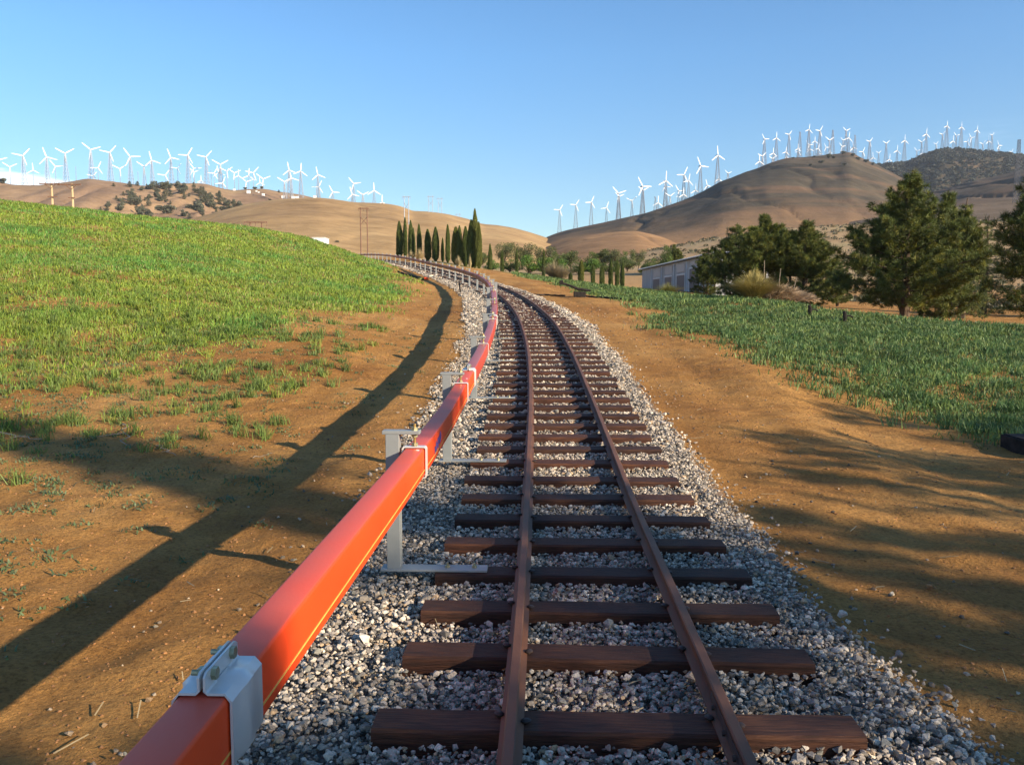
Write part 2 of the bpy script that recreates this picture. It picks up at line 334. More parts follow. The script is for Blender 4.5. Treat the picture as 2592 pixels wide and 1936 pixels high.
def grass_mask(X, Y):
    """wanted density of grass 0..1 left and right"""
    yc = np.clip(Y, -12, 150); t = X-XC(yc); n1 = fbm(X*.45, Y*.45, 4); n2 = fbm(X*1.7+9, Y*1.7, 3)
    tb = np.interp(Y, [8, 12, 15, 20, 28, 40, 60, 85, 120], [5.5, 5.2, 4.6, 3.7, 3.2, 2.9, 2.8, 2.6, 2.5])
    l = sst(-.3, 1.6, -t-tb+n1*1.6)*sst(10.5, 18, Y+n1*6-np.clip(t+5, -10, 0)*.15)
    cl = (sst(.12, .42, n2+n1*.4)*.5)*sst(1.0, 3.0, -t-2.0)*sst(6.5, 12.5, Y)
    l = np.maximum(l*(.40+.60*sst(-.45, .15, n2+n1*.6-.5*(1-l))), cl)
    nb = np.interp(Y, [7, 9.4, 13, 24, 38, 62, 100], [6.2, 5.0, 3.9, 3.7, 4.4, 6.6, 8.8])
    fb = np.interp(Y, [7, 15, 22, 30, 36, 60, 90, 120], [16, 15.5, 14, 10.4, 11.2, 15, 18, 19])
    r = sst(-.7, 1.7, t-nb+n1*1.5+n2*.8)*(1-sst(-.5, .8, t-fb+n1*.5))*(.35+.65*sst(-.5, .1, n2+n1*.5))
    return np.where(t < 0, l, 0), np.where(t > 0, r*(Y > 6), 0)
def axis(a, b, fine, lo, hi, grow):
    xs = list(np.arange(a, b+1e-6, fine)); s = fine
    while xs[-1] < hi: s *= grow; xs.append(xs[-1]+s)
    s = fine; ys = []; c = a
    while c > lo: s *= grow; c -= s; ys.append(c)
    return np.array(ys[::-1]+xs)
gx = axis(-5.5, 5.5, .055, -420, 480, 1.045); gy = axis(1.0, 13, .055, -160, 430, 1.022)
GX, GY = np.meshgrid(gx, gy); gz = G(GX, GY).reshape(GX.shape)
V = np.stack([GX.ravel(), GY.ravel(), gz.ravel()], 1); ny, nx = GX.shape
ii = np.arange(ny*nx).reshape(ny, nx); Fq = np.stack([ii[:-1, :-1], ii[:-1, 1:], ii[1:, 1:], ii[1:, :-1]], -1).reshape(-1, 4)
ml, mr = grass_mask(V[:, 0], V[:, 1]); tt = V[:, 0]-XC(np.clip(V[:, 1], -12, 150))
cc = np.zeros((len(V), 3)); cc[:, 0] = np.clip((ml+mr)*.8, 0, 1)*np.interp(V[:, 1], [8, 35], [.25, 1])
e = .10*fbm(V[:, 0]*2, V[:, 1]*2, 3)
cc[:, 1] = sst(-1.35, -1.2, tt+e)*(1-sst(1.05, 1.18, tt+e))*(V[:, 1] < 150)
cc[:, 2] = np.maximum(sst(100, 170, V[:, 1]), sst(20, 60, -tt)*sst(55, 80, V[:, 1]))
ground = link('ground', npmesh('ground', V, [Fq], cc, True), M_ground); tag(ground, kind='structure')
# wide plain out to the horizon, under and round the hills
pv = []; pf = []
na = 48; rr = [0, 300, 900, 2500, 6000]
for r in rr:
    for k in range(na):
        a = 2*math.pi*k/na; pv.append((r*math.cos(a), r*math.sin(a), -14-.003*r))
for j in range(len(rr)-1):
    for k in range(na): pf.append((j*na+k, j*na+(k+1) % na, (j+1)*na+(k+1) % na, (j+1)*na+k))
M_plain = mat('dry_plain', (.28, .19, .10), (.40, .27, .14), .01, .95)
plain = link('plain', npmesh('plain', pv, [np.array(pf)]), M_plain); tag(plain, kind='structure')
# ------------------------------------------------------------------ hills
class Hill:
    def __init__(s, sil, dr, df, zf, amp, gul, seed, shape=.5, back=1.0, name='hill', material=None, nx=260, nt_=90):
        s.sx = np.array([a for a, b in sil], float); s.sy = np.array([b for a, b in sil], float)
        s.dr = dr; s.df = df; s.zf = zf; s.amp = amp; s.gul = gul; s.seed = seed; s.shape = shape; s.back = back
        s.x0, s.x1 = s.sx[0], s.sx[-1]
        xs = np.linspace(s.x0, s.x1, nx); ts = np.concatenate([np.linspace(0, 1, nt_), 1+np.linspace(.02, 1, 24)**1.2*1.2])
        PX, T = np.meshgrid(xs, ts); V = s.pt(PX.ravel(), T.ravel()); ny, nx = PX.shape
        ii = np.arange(ny*nx).reshape(ny, nx); q = np.stack([ii[:-1, :-1], ii[:-1, 1:], ii[1:, 1:], ii[1:, :-1]], -1).reshape(-1, 4)
        s.o = link(name, npmesh(name, V, [q], None, True), material); tag(s.o, kind='structure')
    def pt(s, px, t):
        px = np.asarray(px, float); t = np.asarray(t, float)
        dr = np.interp(px, *s.dr); df = np.interp(px, *s.df); sy = np.interp(px, s.sx, s.sy)
        # soften the corners of the traced skyline
        sy = .5*sy+.25*np.interp(px-9, s.sx, s.sy)+.25*np.interp(px+9, s.sx, s.sy)
        u = (px-1296)/F_; vv = (968-sy)/F_
        dy = vv*math.sin(PIT)+math.cos(PIT); dz = vv*math.cos(PIT)-math.sin(PIT)
        zr = CH+dz*dr/dy; d = df+(dr-df)*t
        k = math.cos(PIT)+(212/F_)*0
        tt = np.clip(t, 0, 1); S = (1-s.shape)*tt+s.shape*np.sin(tt*math.pi/2)
        zz = s.zf+(zr-s.zf)*S
        bt = np.clip(t-1, 0, None); zz = zz-(zr-s.zf)*s.back*(bt**1.6)-bt*(dr-df)*.02
        X = u*d/dy; Y = d
        n = fbm(X/170+s.seed, Y/170, 5); g = np.abs(fbm(X/70+s.seed*2, Y/220+3, 5)); 
        env = np.clip(np.sin(np.clip(t, 0, 1)*math.pi), 0, 1)**.7
        zz = zz+env*(s.amp*n-s.gul*(1-np.clip(g*4, 0, 1))**2*.9)+.012*s.amp*fbm(X/12, Y/12, 3)
        return np.stack([X, Y, zz], -1)
    def onpix(s, px, py):
        ts = np.linspace(.02, 1, 160); q = s.pt(np.full(160, float(px)), ts)
        yy = 968-F_*np.tan(np.arctan((q[:, 2]-CH)/q[:, 1])+PIT)
        k = np.where(yy <= py)[0]
        return q[k[0]] if len(k) else q[-1]
def hmat(name, a, b_, c, sc, bump=1.2, dark=None, bands=False, gold=False):
    m = bpy.data.materials.new(name); m.use_nodes = True; t = m.node_tree; n = t.nodes; l = t.links
    bs = n['Principled BSDF']; bs.inputs['Roughness'].default_value = 1; bs.inputs['Specular IOR Level'].default_value = .05
    tc = n.new('ShaderNodeTexCoord')
    def noise(s_, d=8, r=.6, st=None):
        v = tc.outputs['Object']
        if st: mp = n.new('ShaderNodeMapping'); mp.inputs['Scale'].default_value = st; l.new(v, mp.inputs[0]); v = mp.outputs[0]
        q = n.new('ShaderNodeTexNoise'); q.inputs['Scale'].default_value = s_; q.inputs['Detail'].default_value = d; q.inputs['Roughness'].default_value = r; l.new(v, q.inputs['Vector']); return q.outputs[0]
    cr = n.new('ShaderNodeValToRGB'); l.new(noise(sc, 8, .62), cr.inputs[0]); e = cr.color_ramp.elements
    e[0].position = .32; e[0].color = (*a, 1); e[1].position = .68; e[1].color = (*c, 1); e.new(.5).color = (*b_, 1)
    col = cr.outputs[0]
    c2 = n.new('ShaderNodeValToRGB'); l.new(noise(.05, 10, .78), c2.inputs[0]); e = c2.color_ramp.elements
    e[0].position = .36; e[0].color = (.58, .57, .55, 1); e[1].position = .58; e[1].color = (1, 1, 1, 1)
    mx = n.new('ShaderNodeMixRGB'); mx.blend_type = 'MULTIPLY'; mx.inputs[0].default_value = .8; l.new(col, mx.inputs[1]); l.new(c2.outputs[0], mx.inputs[2]); col = mx.outputs[0]
    if bands:   # eroded benches of paler and redder soil following the contour
        c3 = n.new('ShaderNodeValToRGB'); l.new(noise(1, 6, .6, (.0035, .0035, .045)), c3.inputs[0]); e = c3.color_ramp.elements
        e[0].position = .50; e[0].color = (0, 0, 0, 1); e[1].position = .60; e[1].color = (1, 1, 1, 1)
        m2 = n.new('ShaderNodeMixRGB'); l.new(c3.outputs[0], m2.inputs[0]); l.new(col, m2.inputs[1]); m2.inputs[2].default_value = (.155, .100, .062, 1); col = m2.outputs[0]
    if gold:    # golden grass low on the slope, brown scrub above
        sp = n.new('ShaderNodeSeparateXYZ'); l.new(tc.outputs['Object'], sp.inputs[0]); ns = noise(.008, 5, .6)
        ma = n.new('ShaderNodeMath'); ma.operation = 'MULTIPLY_ADD'; l.new(ns, ma.inputs[0]); ma.inputs[1].default_value = 70; l.new(sp.outputs[2], ma.inputs[2])
        rg = n.new('ShaderNodeMapRange'); l.new(ma.outputs[0], rg.inputs[0]); rg.inputs[1].default_value = 76; rg.inputs[2].default_value = 104; rg.inputs[3].default_value = 1; rg.inputs[4].default_value = 0
        m3 = n.new('ShaderNodeMixRGB'); l.new(rg.outputs[0], m3.inputs[0]); l.new(col, m3.inputs[1]); m3.inputs[2].default_value = (.27, .165, .085, 1); col = m3.outputs[0]
    l.new(col, bs.inputs['Base Color'])
    bp = n.new('ShaderNodeBump'); bp.inputs['Distance'].default_value = bump; l.new(noise(.045, 10, .72), bp.inputs['Height']); l.new(bp.outputs[0], bs.inputs['Normal'])
    return m
HM_L = hmat('dry_ridge_soil', (.25, .165, .108), (.33, .22, .135), (.42, .285, .15), .006)
HM_C = hmat('golden_hill_grass', (.35, .225, .11), (.42, .275, .13), (.50, .34, .165), .008, 1.0)
HM_R = hmat('brown_hill_scrub', (.060, .055, .042), (.088, .075, .055), (.145, .112, .072), .006, 2.0, bands=True, gold=True)
HM_A = hmat('tan_lobe_soil', (.25, .15, .078), (.32, .19, .095), (.39, .235, .115), .009, 1.2)
HM_F = hmat('dark_wood_soil', (.075, .068, .045), (.11, .088, .058), (.19, .13, .08), .01, 2.0)
HM_G = hmat('grey_brown_slope', (.11, .09, .068), (.15, .118, .085), (.21, .155, .105), .006, 1.5, bands=True)
hL = Hill([(-500, 470), (-200, 450), (0, 464), (14, 466), (52, 469), (94, 470), (140, 465), (188, 459), (223, 453), (256, 457), (298, 463), (329, 467), (367, 472), (447, 465), (500, 464), (523, 466), (559, 477), (594, 482), (632, 479), (669, 478), (711, 486), (758, 492), (810, 505), (900, 520), (1050, 560), (1300, 640)],
          ([-500, 600, 1300], [1000, 1000, 1200]), ([-500, 1300], [480, 600]), 12, 13, 6, 3.1, name='hill_ridge', material=HM_L)
hC = Hill([(200, 640), (330, 600), (420, 570), (500, 552), (560, 535), (620, 520), (676, 510), (730, 505), (760, 503), (805, 501), (852, 506), (900, 513), (968, 516), (1000, 521), (1020, 526), (1043, 536), (1089, 537), (1133, 543), (1185, 555), (1219, 567), (1258, 570), (1300, 577), (1338, 587), (1400, 607), (1480, 640), (1600, 690)],
          ([200, 600, 900, 1400], [620, 800, 900, 1000]), ([200, 1600], [230, 330]), 6, 5, 1.0, 8.7, name='golden_hill', material=HM_C, shape=.3)
hR = Hill([(1330, 640), (1380, 604), (1408, 593), (1448, 581.5), (1493, 572), (1545, 561), (1615, 544), (1634, 540), (1686, 523), (1733, 506), (1780, 485), (1827, 459), (1850, 452), (1880, 438), (1919, 426), (1944, 415), (1992, 402), (2030, 399), (2073, 396), (2125, 391), (2147, 386), (2162, 391), (2176, 400), (2218, 417), (2266, 441), (2330, 480), (2420, 530), (2600, 600)],
          ([1330, 1634, 1850, 2000, 2147, 2600], [1250, 950, 1000, 1250, 1380, 1100]), ([1330, 2600], [420, 520]), 12, 7, 3.5, 5.3, name='brown_hill', material=HM_R, shape=.45)
hA = Hill([(1330, 650), (1390, 622), (1439, 606), (1480, 597), (1521, 591), (1570, 586), (1612, 585), (1650, 593), (1720, 612), (1800, 640), (1900, 690)],
          ([1330, 1900], [640, 560]), ([1330, 1900], [300, 300]), 4, 4, 2, 1.7, name='tan_hill', material=HM_A, shape=.15, nx=140, nt_=60)
hF = Hill([(2080, 520), (2160, 450), (2200, 425), (2218, 418), (2260, 415), (2298, 412), (2330, 396), (2382, 377), (2420, 377), (2459, 380), (2524, 386), (2592, 394), (2750, 392), (3000, 420), (3300, 470)],
          ([2080, 3300], [1750, 1700]), ([2080, 3300], [1150, 1150]), 70, 18, 10, 7.7, name='wooded_hill', material=HM_F)
hG = Hill([(2150, 560), (2250, 530), (2330, 500), (2395, 482), (2450, 466), (2520, 450), (2592, 434), (2700, 420), (2900, 410), (3300, 440)],
          ([2150, 3300], [1080, 1050]), ([2150, 3300], [380, 380]), 28, 9, 8, 4.4, name='grey_brown_hill', material=HM_G, shape=.35)
# ------------------------------------------------------------------ the railway: one thing
track = empty('railway_track', (0, 0, 0))
tag(track, 'rusty narrow gauge railway track on wooden sleepers curving uphill to the left', 'railway track')
RAIL = [(-.040, 0), (.040, 0), (.040, .006), (.008, .013), (.006, .050), (.019, .056), (.020, .070), (.015, .075), (-.015, .075), (-.020, .070), (-.019, .056), (-.006, .050), (-.008, .013), (-.040, .006)]
s0, s1 = s_at(.2), s_at(128)
for off in (-.3635, .3635):
    ss = np.concatenate([np.arange(s0, s_at(30), .3), np.arange(s_at(30), s1, 1.2)])
    fr = []
    for s_ in ss:
        o, r, u, t = frame(s_, off); fr.append((o, r, u))
    mb = MB(); mb.sweep(RAIL, fr); me = mb.mesh('rail')
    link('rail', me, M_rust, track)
def sweepmat(o, r, t, u):
    return Matrix(((r.x, t.x, u.x, o.x), (r.y, t.y, u.y, o.y), (r.z, t.z, u.z, o.z), (0, 0, 0, 1)))
def tie_mesh(seed):
    rn = random.Random(seed); mb = MB(); hw, hh, hl = .083, .075, .83
    n = 16; fr = []
    for i in range(n+1):
        x = -hl+2*hl*i/n
        fr.append((Vector((x, 0, -hh+rn.uniform(-.0015, .0015))), Vector((0, -1, 0)), Vector((0, 0, 1))))
    prof = [(a*(1+rn.uniform(-.02, .02)), b_) for a, b_ in rrect(hw*2, hh*2, .010, 1)]
    mb.sweep(prof, fr); me = mb.mesh('sleeper', smooth=False)
    c = me.color_attributes.new('col', 'FLOAT_COLOR', 'POINT'); v = rn.uniform(.7, 1.25); wv = rn.uniform(.92, 1.1)
    for q in c.data: q.color = (v*wv, v, v/wv, 1)
    me.materials.append(M_tie); return me
ties = [tie_mesh(k) for k in range(14)]
sp = MB()
for k in range(9):
    pass
def spike_mesh():
    mb = MB(); rings = [(.0, .031), (.012, .009), (.018, .004), (.0195, 0)]
    prof = [(0, -.028), (.006, -.028), (.006, .006), (.018, .007), (.019, .012), (.012, .017), (0, .019)]
    n = 10; b = 0
    for r, z in prof[1:-1]:
        for k in range(n):
            a = 2*math.pi*k/n; mb.v.append((r*math.cos(a)*1.0, r*math.sin(a)*.85, z))
    m = len(prof)-2
    for i in range(m-1):
        for k in range(n): mb.f.append((i*n+k, i*n+(k+1) % n, (i+1)*n+(k+1) % n, (i+1)*n+k))
    mb.f.append(tuple((m-1)*n+k for k in range(n)))
    return mb.mesh('spike', smooth=True)
SPK = spike_mesh()
tie_y = [1.72, 2.30, 2.865, 3.46]; y = 3.98
s_list = [s_at(v) for v in tie_y]; s_ = s_at(3.98)
while s_ < s1: s_list.append(s_); s_ += .545
farmb = MB(); TIES = []
for i, s_ in enumerate(s_list):
    o, r, u, t = frame(s_, 0); js = random.uniform(-.03, .03); an = random.uniform(-.014, .014)
    if i > 3: o = o+t*random.uniform(-.02, .02)
    r2 = (r*math.cos(an)+t*math.sin(an)).normalized(); t2 = u.cross(r2)
    m = sweepmat(o+r*js, r2, t2, u); TIES.append((o, r2, t2))
    if i < 100:
        ob = link('sleeper', ties[i % 14], None, track); ob.matrix_world = m
        if i % 2: ob.matrix_world = m @ Matrix.Rotation(math.pi, 4, 'Z')
        if i < 22:
            for off in (-.3635, .3635):
                for sd_, dy_ in ((-1, .022), (1, -.03)):
                    q = link('spike', SPK, M_spike, None); q.parent = ob
                    q.matrix_world = Matrix.Identity(4)
                    wp = m @ Vector((off-js+sd_*.047, dy_+random.uniform(-.012, .012), .0))
                    q.matrix_parent_inverse = ob.matrix_world.inverted(); q.matrix_world = Matrix.Translation(wp) @ Matrix.Rotation(random.uniform(0, 3), 4, 'Z')
    else: farmb.box((-.83, -.083, -.15), (.83, .083, 0), m)
fm = farmb.mesh('sleeper'); ca = fm.color_attributes.new('col', 'FLOAT_COLOR', 'POINT')
for q in ca.data: q.color = (1, 1, 1, 1)
tag(link('sleeper', fm, M_tie, track), kind='stuff')
# splice bars at the joint on the right rail
for sd_ in (-1, 1):
    mb = MB(); fr = []
    for s_ in np.linspace(s_at(2.32), s_at(3.02), 6):
        o, r, u, t = frame(s_, .3635+sd_*.013); fr.append((o, r, u))
    mb.sweep([(-.006, .012), (.006+.006*sd_, .010), (.007, .03), (.006, .052), (-.006, .052)], fr)
    jb = link('joint_bar', mb.mesh('joint_bar'), M_joint, track)
    for y_ in (2.42, 2.58, 2.74, 2.92):
        o, r, u, t = frame(s_at(y_), .3635+sd_*.020, .032); mb = MB(); mb.tube([o-r*.004, o+r*sd_*.014], .010, 6)
        q = link('bolt', mb.mesh('bolt'), M_spike, jb)
# ------------------------------------------------------------------ the guide beam on its brackets: one thing
gb = empty('guide_rail', (0, 0, 0))
tag(gb, 'long orange-red box beam with white collars on grey steel brackets beside the track', 'guide rail')
BT = .66; BH = .15; BW = .105; BO = -.94
cuts = [-1.2, 1.72, 8.15, 14.4, 20.6, 26.8, 33, 39, 45, 51, 57, 63, 69, 75, 81, 87, 93, 99, 105, 111, 117, 123]
for i in range(len(cuts)-1):
    a, b = s_at(cuts[i]), s_at(cuts[i+1]); fr = []; sf = []; n = 4 if i > 1 else 6
    for s_ in np.linspace(a, b, n+1):
        o, r, u, t = frame(s_, BO, BT-BH/2); fr.append((o, r, u)); sf.append((o+r*(BW/2+.0008)-u*(BH*.26), r, u))
    mb = MB(); mb.sweep(rrect(BW, BH, .011, 3), fr)
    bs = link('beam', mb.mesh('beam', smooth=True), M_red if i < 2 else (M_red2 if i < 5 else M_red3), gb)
    if i < 2:
        mb = MB(); mb.sweep([(-.001, -.0022), (.0012, -.0022), (.0012, .0022), (-.001, .0022)], sf); link('pinstripe', mb.mesh('pinstripe'), M_stripe, bs)
# scuff of blue marker on the side of the beam just past the first bracket
o, r, u, t = frame(s_at(5.12), BO, BT-BH/2); mb = MB(); rn = random.Random(3)
for k in range(16):
    c0 = o+r*(BW/2+.0012)+t*((k/15-.5)*.30)+u*(rn.uniform(-.008, .008)+.03*(k/15-.5)); hh = rn.uniform(.012, .034)
    mb.add([c0-t*.014-u*hh, c0+t*.014-u*hh*rn.uniform(.6, 1), c0+t*.014+u*hh, c0-t*.014+u*hh*rn.uniform(.6, 1)], [(0, 1, 2, 3)])
    mb.add([c0-t*.014-u*hh-r*.0008, c0+t*.014-u*hh-r*.0008, c0+t*.014+u*hh-r*.0008, c0-t*.014+u*hh-r*.0008], [(3, 2, 1, 0)])
link('marker_scuff', mb.mesh('marker_scuff'), M_blue, gb)
# rivets on the top of the beam
for y_ in (4.45, 7.55):
    o, r, u, t = frame(s_at(y_), BO+.025, BT); mb = MB(); mb.tube([o-u*.002, o+u*.003], .010, 12); link('rivet', mb.mesh('rivet'), M_cap, gb)
def hexbolt(mb, o, ax, r_, h): mb.tube([o, o+ax*h], r_, 6)
# brackets
post_y = [-.9+.0]; s_ = s_at(4.51); ps = [s_at(1.45)-1.2]
sp_list = [s_]
while s_ < s_at(124): s_ += 3.05; sp_list.append(s_)
sp_list[1] = s_at(7.47); 
def nearest_tie(s_):   # brackets sit on sleepers
    return min(s_list, key=lambda v: abs(v-s_))
BR = {}
def local_bracket(detail):
    """meshes in a local frame: x right, y along, z up; origin on sleeper top at the post"""
    d = {}
    mb = MB(); fl = .0055
    # H-section post
    mb.box((-.036, -.035, .012), (.036, -.035+fl, .735)); mb.box((-.036, .035-fl, .012), (.036, .035, .735)); mb.box((-.0035, -.035+fl, .012), (.0035, .035-fl, .735))
    mb.box((.030, -.0345+fl, .012), (.0355, .0345-fl, .7349)) if True else None
    mb.box((-.0355, -.0345+fl, .012), (-.030, .0345-fl, .7349))
    d['post'] = mb.mesh('post', .002, seg=1)
    mb = MB(); mb.box((-.07, -.05, .0), (.50, .05, .0125)); d['base_plate'] = mb.mesh('base_plate', .0025, seg=1)
    mb = MB(); mb.box((-.055, -.034, .735), (.145, .034, .755)); d['arm'] = mb.mesh('arm', .003, seg=1)
    cx = .115; top = BT+.013
    mb = MB(); mb.tube([(cx, 0, top-.004), (cx, 0, .79)], .008, 10); d['threaded_rod'] = mb.mesh('threaded_rod', smooth=True)
    mb = MB(); hexbolt(mb, Vector((cx, 0, .755)), Vector((0, 0, 1)), .019, .016); hexbolt(mb, Vector((cx, 0, top)), Vector((0, 0, 1)), .019, .014); hexbolt(mb, Vector((cx, 0, .719)), Vector((0, 0, 1)), .018, .014); d['nut'] = mb.mesh('nut')
    # white stirrup round the beam
    mb = MB(); x0, x1 = cx-BW/2-.006, cx+BW/2+.006; z0, z1 = BT-BH-.004, BT+.004; th = .006; hw = .022
    for yy in (0,):
        outer = rrect(x1-x0+2*th, z1-z0+2*th, .014, 3); inner = rrect(x1-x0, z1-z0, .010, 3); n = len(outer); c0 = Vector((cx, 0, (z0+z1)/2)); vs = []; 
        for y_ in (-hw, hw):
            vs += [(c0.x+a, y_, c0.z+b_) for a, b_ in outer]; vs += [(c0.x+a, y_, c0.z+b_) for a, b_ in inner]
        fs = []
        for k in range(n):
            j = (k+1) % n
            fs += [(k, j, n+j, n+k), (2*n+k, 3*n+k, 3*n+j, 2*n+j), (k, 2*n+k, 2*n+j, j), (n+k, n+j, 3*n+j, 3*n+k)]
        mb.add(vs, fs)
    d['stirrup'] = mb.mesh('stirrup')
    mb = MB()
    for bx in (.285, .43): hexbolt(mb, Vector((bx, 0, .0125)), Vector((0, 0, 1)), .015, .012); mb.tube([(bx, 0, .02), (bx, 0, .038)], .006, 8)
    d['anchor_bolt'] = mb.mesh('anchor_bolt')
    return d
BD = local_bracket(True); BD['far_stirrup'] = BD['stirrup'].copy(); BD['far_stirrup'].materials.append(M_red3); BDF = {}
for _k, _m in BD.items():
    _c = _m.copy()
    if _k not in ('base_plate', 'anchor_bolt'):
        for _v in _c.vertices: _v.co.x = -_v.co.x
        _c.flip_normals()
    else:
        for _v in _c.vertices: _v.co.x -= .11
    BDF[_k] = _c
BM = dict(post=M_grey, base_plate=M_grey, arm=M_grey, threaded_rod=M_brass, nut=M_zinc, stirrup=M_cap, anchor_bolt=M_zinc)
for i, s_ in enumerate(sp_list):
    s_ = nearest_tie(s_); far_ = i > 5; o, r, u, t = frame(s_, BO+(.115 if far_ else -.115), .001); bd_ = BDF if far_ else BD; u2 = Vector((0, 0, 1)); t2 = u2.cross(r)
    m = sweepmat(o, r, t2, u2)
    pb = link('bracket_post', bd_['post'], M_grey, gb); pb.matrix_world = m
    for k in ('base_plate', 'arm', 'threaded_rod', 'nut', 'stirrup', 'anchor_bolt'):
        if i > 14 and k in ('nut', 'threaded_rod', 'anchor_bolt'): continue
        q = link(k, bd_[k] if not (k == 'stirrup' and i > 3) else bd_['far_stirrup'], BM[k], pb)
# joint collars: two pressed halves bolted through upstanding flanges
def collar_meshes():
    hl = .092; g = .004; th = .005
    def half(sg):
        mb = MB(); x = sg*(BW/2+g)
        path = [(sg*.0035, .048), (sg*.0035, .012), (sg*.012, g), (sg*(BW/2-.006), g), (x, -.010), (x, -BH+.010), (sg*(BW/2-.004), -BH-g), (sg*.018, -BH-g)]
        ys = [-hl, -hl+.012, -.035, -.022, .022, .035, hl-.012, hl]; rb = [0, .000, .000, .006, .006, 0, 0, 0]
        b = 0; V1 = []; V2 = []
        for y_, e in zip(ys, rb):
            for j, (a, c) in enumerate(path):
                tall = 1
                if j == 0: c = .048*(1-.35*max(0, (abs(y_)-.080)/.025)); 
                rib = e if 2 <= j else 0
                na = (sg*rib if j >= 4 else 0); nc = (rib if 2 <= j <= 4 else 0)
                V1.append((a+na, y_, c+nc)); 
                if j <= 1: off = (sg*th, 0)
                elif j <= 3: off = (0, th)
                elif j <= 5: off = (sg*th, 0 if j == 5 else th*.4)
                else: off = (0, -th)
                V2.append((a+na+off[0], y_, c+nc+off[1]))
        n = len(path); k = len(ys); vs = V1+V2; fs = []; B = len(V1)
        for i in range(k-1):
            for j in range(n-1):
                a = i*n+j; fs += [(a, a+1, a+n+1, a+n), (B+a, B+a+n, B+a+n+1, B+a+1)]
            a = i*n; fs.append((a, a+n, B+a+n, B+a)); a = i*n+n-1; fs.append((a, B+a, B+a+n, a+n))
        for j in range(n-1):
            fs.append((j, B+j, B+j+1, j+1)); a = (k-1)*n+j; fs.append((a, a+1, B+a+1, B+a))
        mb.add(vs, fs); return mb.mesh('collar_half', smooth=True)
    bm_ = []
    for y_ in (-.052, .052):
        mb = MB(); hexbolt(mb, Vector((.0085, y_, .034)), Vector((1, 0, 0)), .0135, .010); mb.tube([(.008, y_, .034), (-.034, y_, .034)], .0065, 8); hexbolt(mb, Vector((-.0085, y_, .034)), Vector((-1, 0, 0)), .0135, .010)
        bm_.append(mb.mesh('bolt'))
    return half(-1), half(1), bm_
CL, CR, CBm = collar_meshes()
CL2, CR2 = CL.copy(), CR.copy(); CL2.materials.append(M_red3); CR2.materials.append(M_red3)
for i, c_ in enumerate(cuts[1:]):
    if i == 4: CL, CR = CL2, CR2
    s_ = s_at(c_); o, r, u, t = frame(s_, BO, BT); m = sweepmat(o, r, t, u)
    a = link('collar', CR, M_cap, gb); a.matrix_world = m
    b = link('collar', CL, M_cap, gb); b.matrix_world = m
    if i < 6:
        for q in CBm: link('bolt', q, M_zinc, a)
# ------------------------------------------------------------------ ballast: crushed stones
def protos(n, npts=15, rough=.25):
    out = []
    for k in range(n):
        bm = bmesh.new()
        for i in range(npts):
            z = random.uniform(-1, 1); a = random.uniform(0, 6.283); q = math.sqrt(1-z*z); rr = random.uniform(1-rough, 1.0)
            bm.verts.new((q*math.cos(a)*rr, q*math.sin(a)*rr, z*rr))
        bmesh.ops.convex_hull(bm, input=bm.verts[:]); bmesh.ops.delete(bm, geom=[v for v in bm.verts if not v.link_faces], context='VERTS')
        bmesh.ops.triangulate(bm, faces=bm.faces[:]); bm.verts.ensure_lookup_table()
        idx = {v: i for i, v in enumerate(bm.verts)}
        out.append((np.array([v.co[:] for v in bm.verts]), np.array([[idx[v] for v in f.verts] for f in bm.faces]))); bm.free()
    return out
PR = protos(18)
def rotm(n):
    q = R_.normal(size=(n, 4)); q /= np.linalg.norm(q, axis=1)[:, None]; a, b, c, d = q.T
    return np.stack([1-2*(c*c+d*d), 2*(b*c-a*d), 2*(b*d+a*c), 2*(b*c+a*d), 1-2*(b*b+d*d), 2*(c*d-a*b), 2*(b*d-a*c), 2*(c*d+a*b), 1-2*(b*b+c*c)], 1).reshape(n, 3, 3)
def scatter(pos, size, col, prs=PR, flat=.75):
    n = len(pos); pick = R_.integers(0, len(prs), n); Vs = []; Fs = []; Cs = []; base = 0
    for k, (pv_, pf_) in enumerate(prs):
        ix = np.where(pick == k)[0]
        if not len(ix): continue
        sc = size[ix][:, None]*np.stack([R_.uniform(.8, 1.25, len(ix)), R_.uniform(.7, 1.0, len(ix)), R_.uniform(.55, .9, len(ix))], 1)
        v = pv_[None]*sc[:, None, :]; v = np.einsum('nij,nkj->nki', rotm(len(ix)), v); v[:, :, 2] *= flat; v += pos[ix][:, None, :]
        Vs.append(v.reshape(-1, 3)); Fs.append((pf_[None]+(np.arange(len(ix))*len(pv_))[:, None, None]+base).reshape(-1, 3)); base += len(ix)*len(pv_)
        Cs.append(np.repeat(col[ix], len(pv_), 0))
    return np.concatenate(Vs), np.concatenate(Fs), np.concatenate(Cs)
def stonecol(n):
    k = R_.random(n); c = np.empty((n, 3)); v = R_.uniform(.24, .52, n)
    c[:] = v[:, None]*np.array([1, .92, .80])
    a = k < .20; c[a] = R_.uniform(.55, .80, a.sum())[:, None]*np.array([1, .93, .80])
    a = (k > .24) & (k < .33); c[a] = R_.uniform(.30, .5, a.sum())[:, None]*np.array([1.05, .80, .52])
    a = (k > .33) & (k < .50); c[a] = R_.uniform(.10, .19, a.sum())[:, None]*np.array([1, .98, .93])
    a = (k > .50) & (k < .57); c[a] = R_.uniform(.2, .32, a.sum())[:, None]*np.array([.95, .98, .90])
    return c*np.array([1.03, .96, .88])
tieS = np.array(s_list)
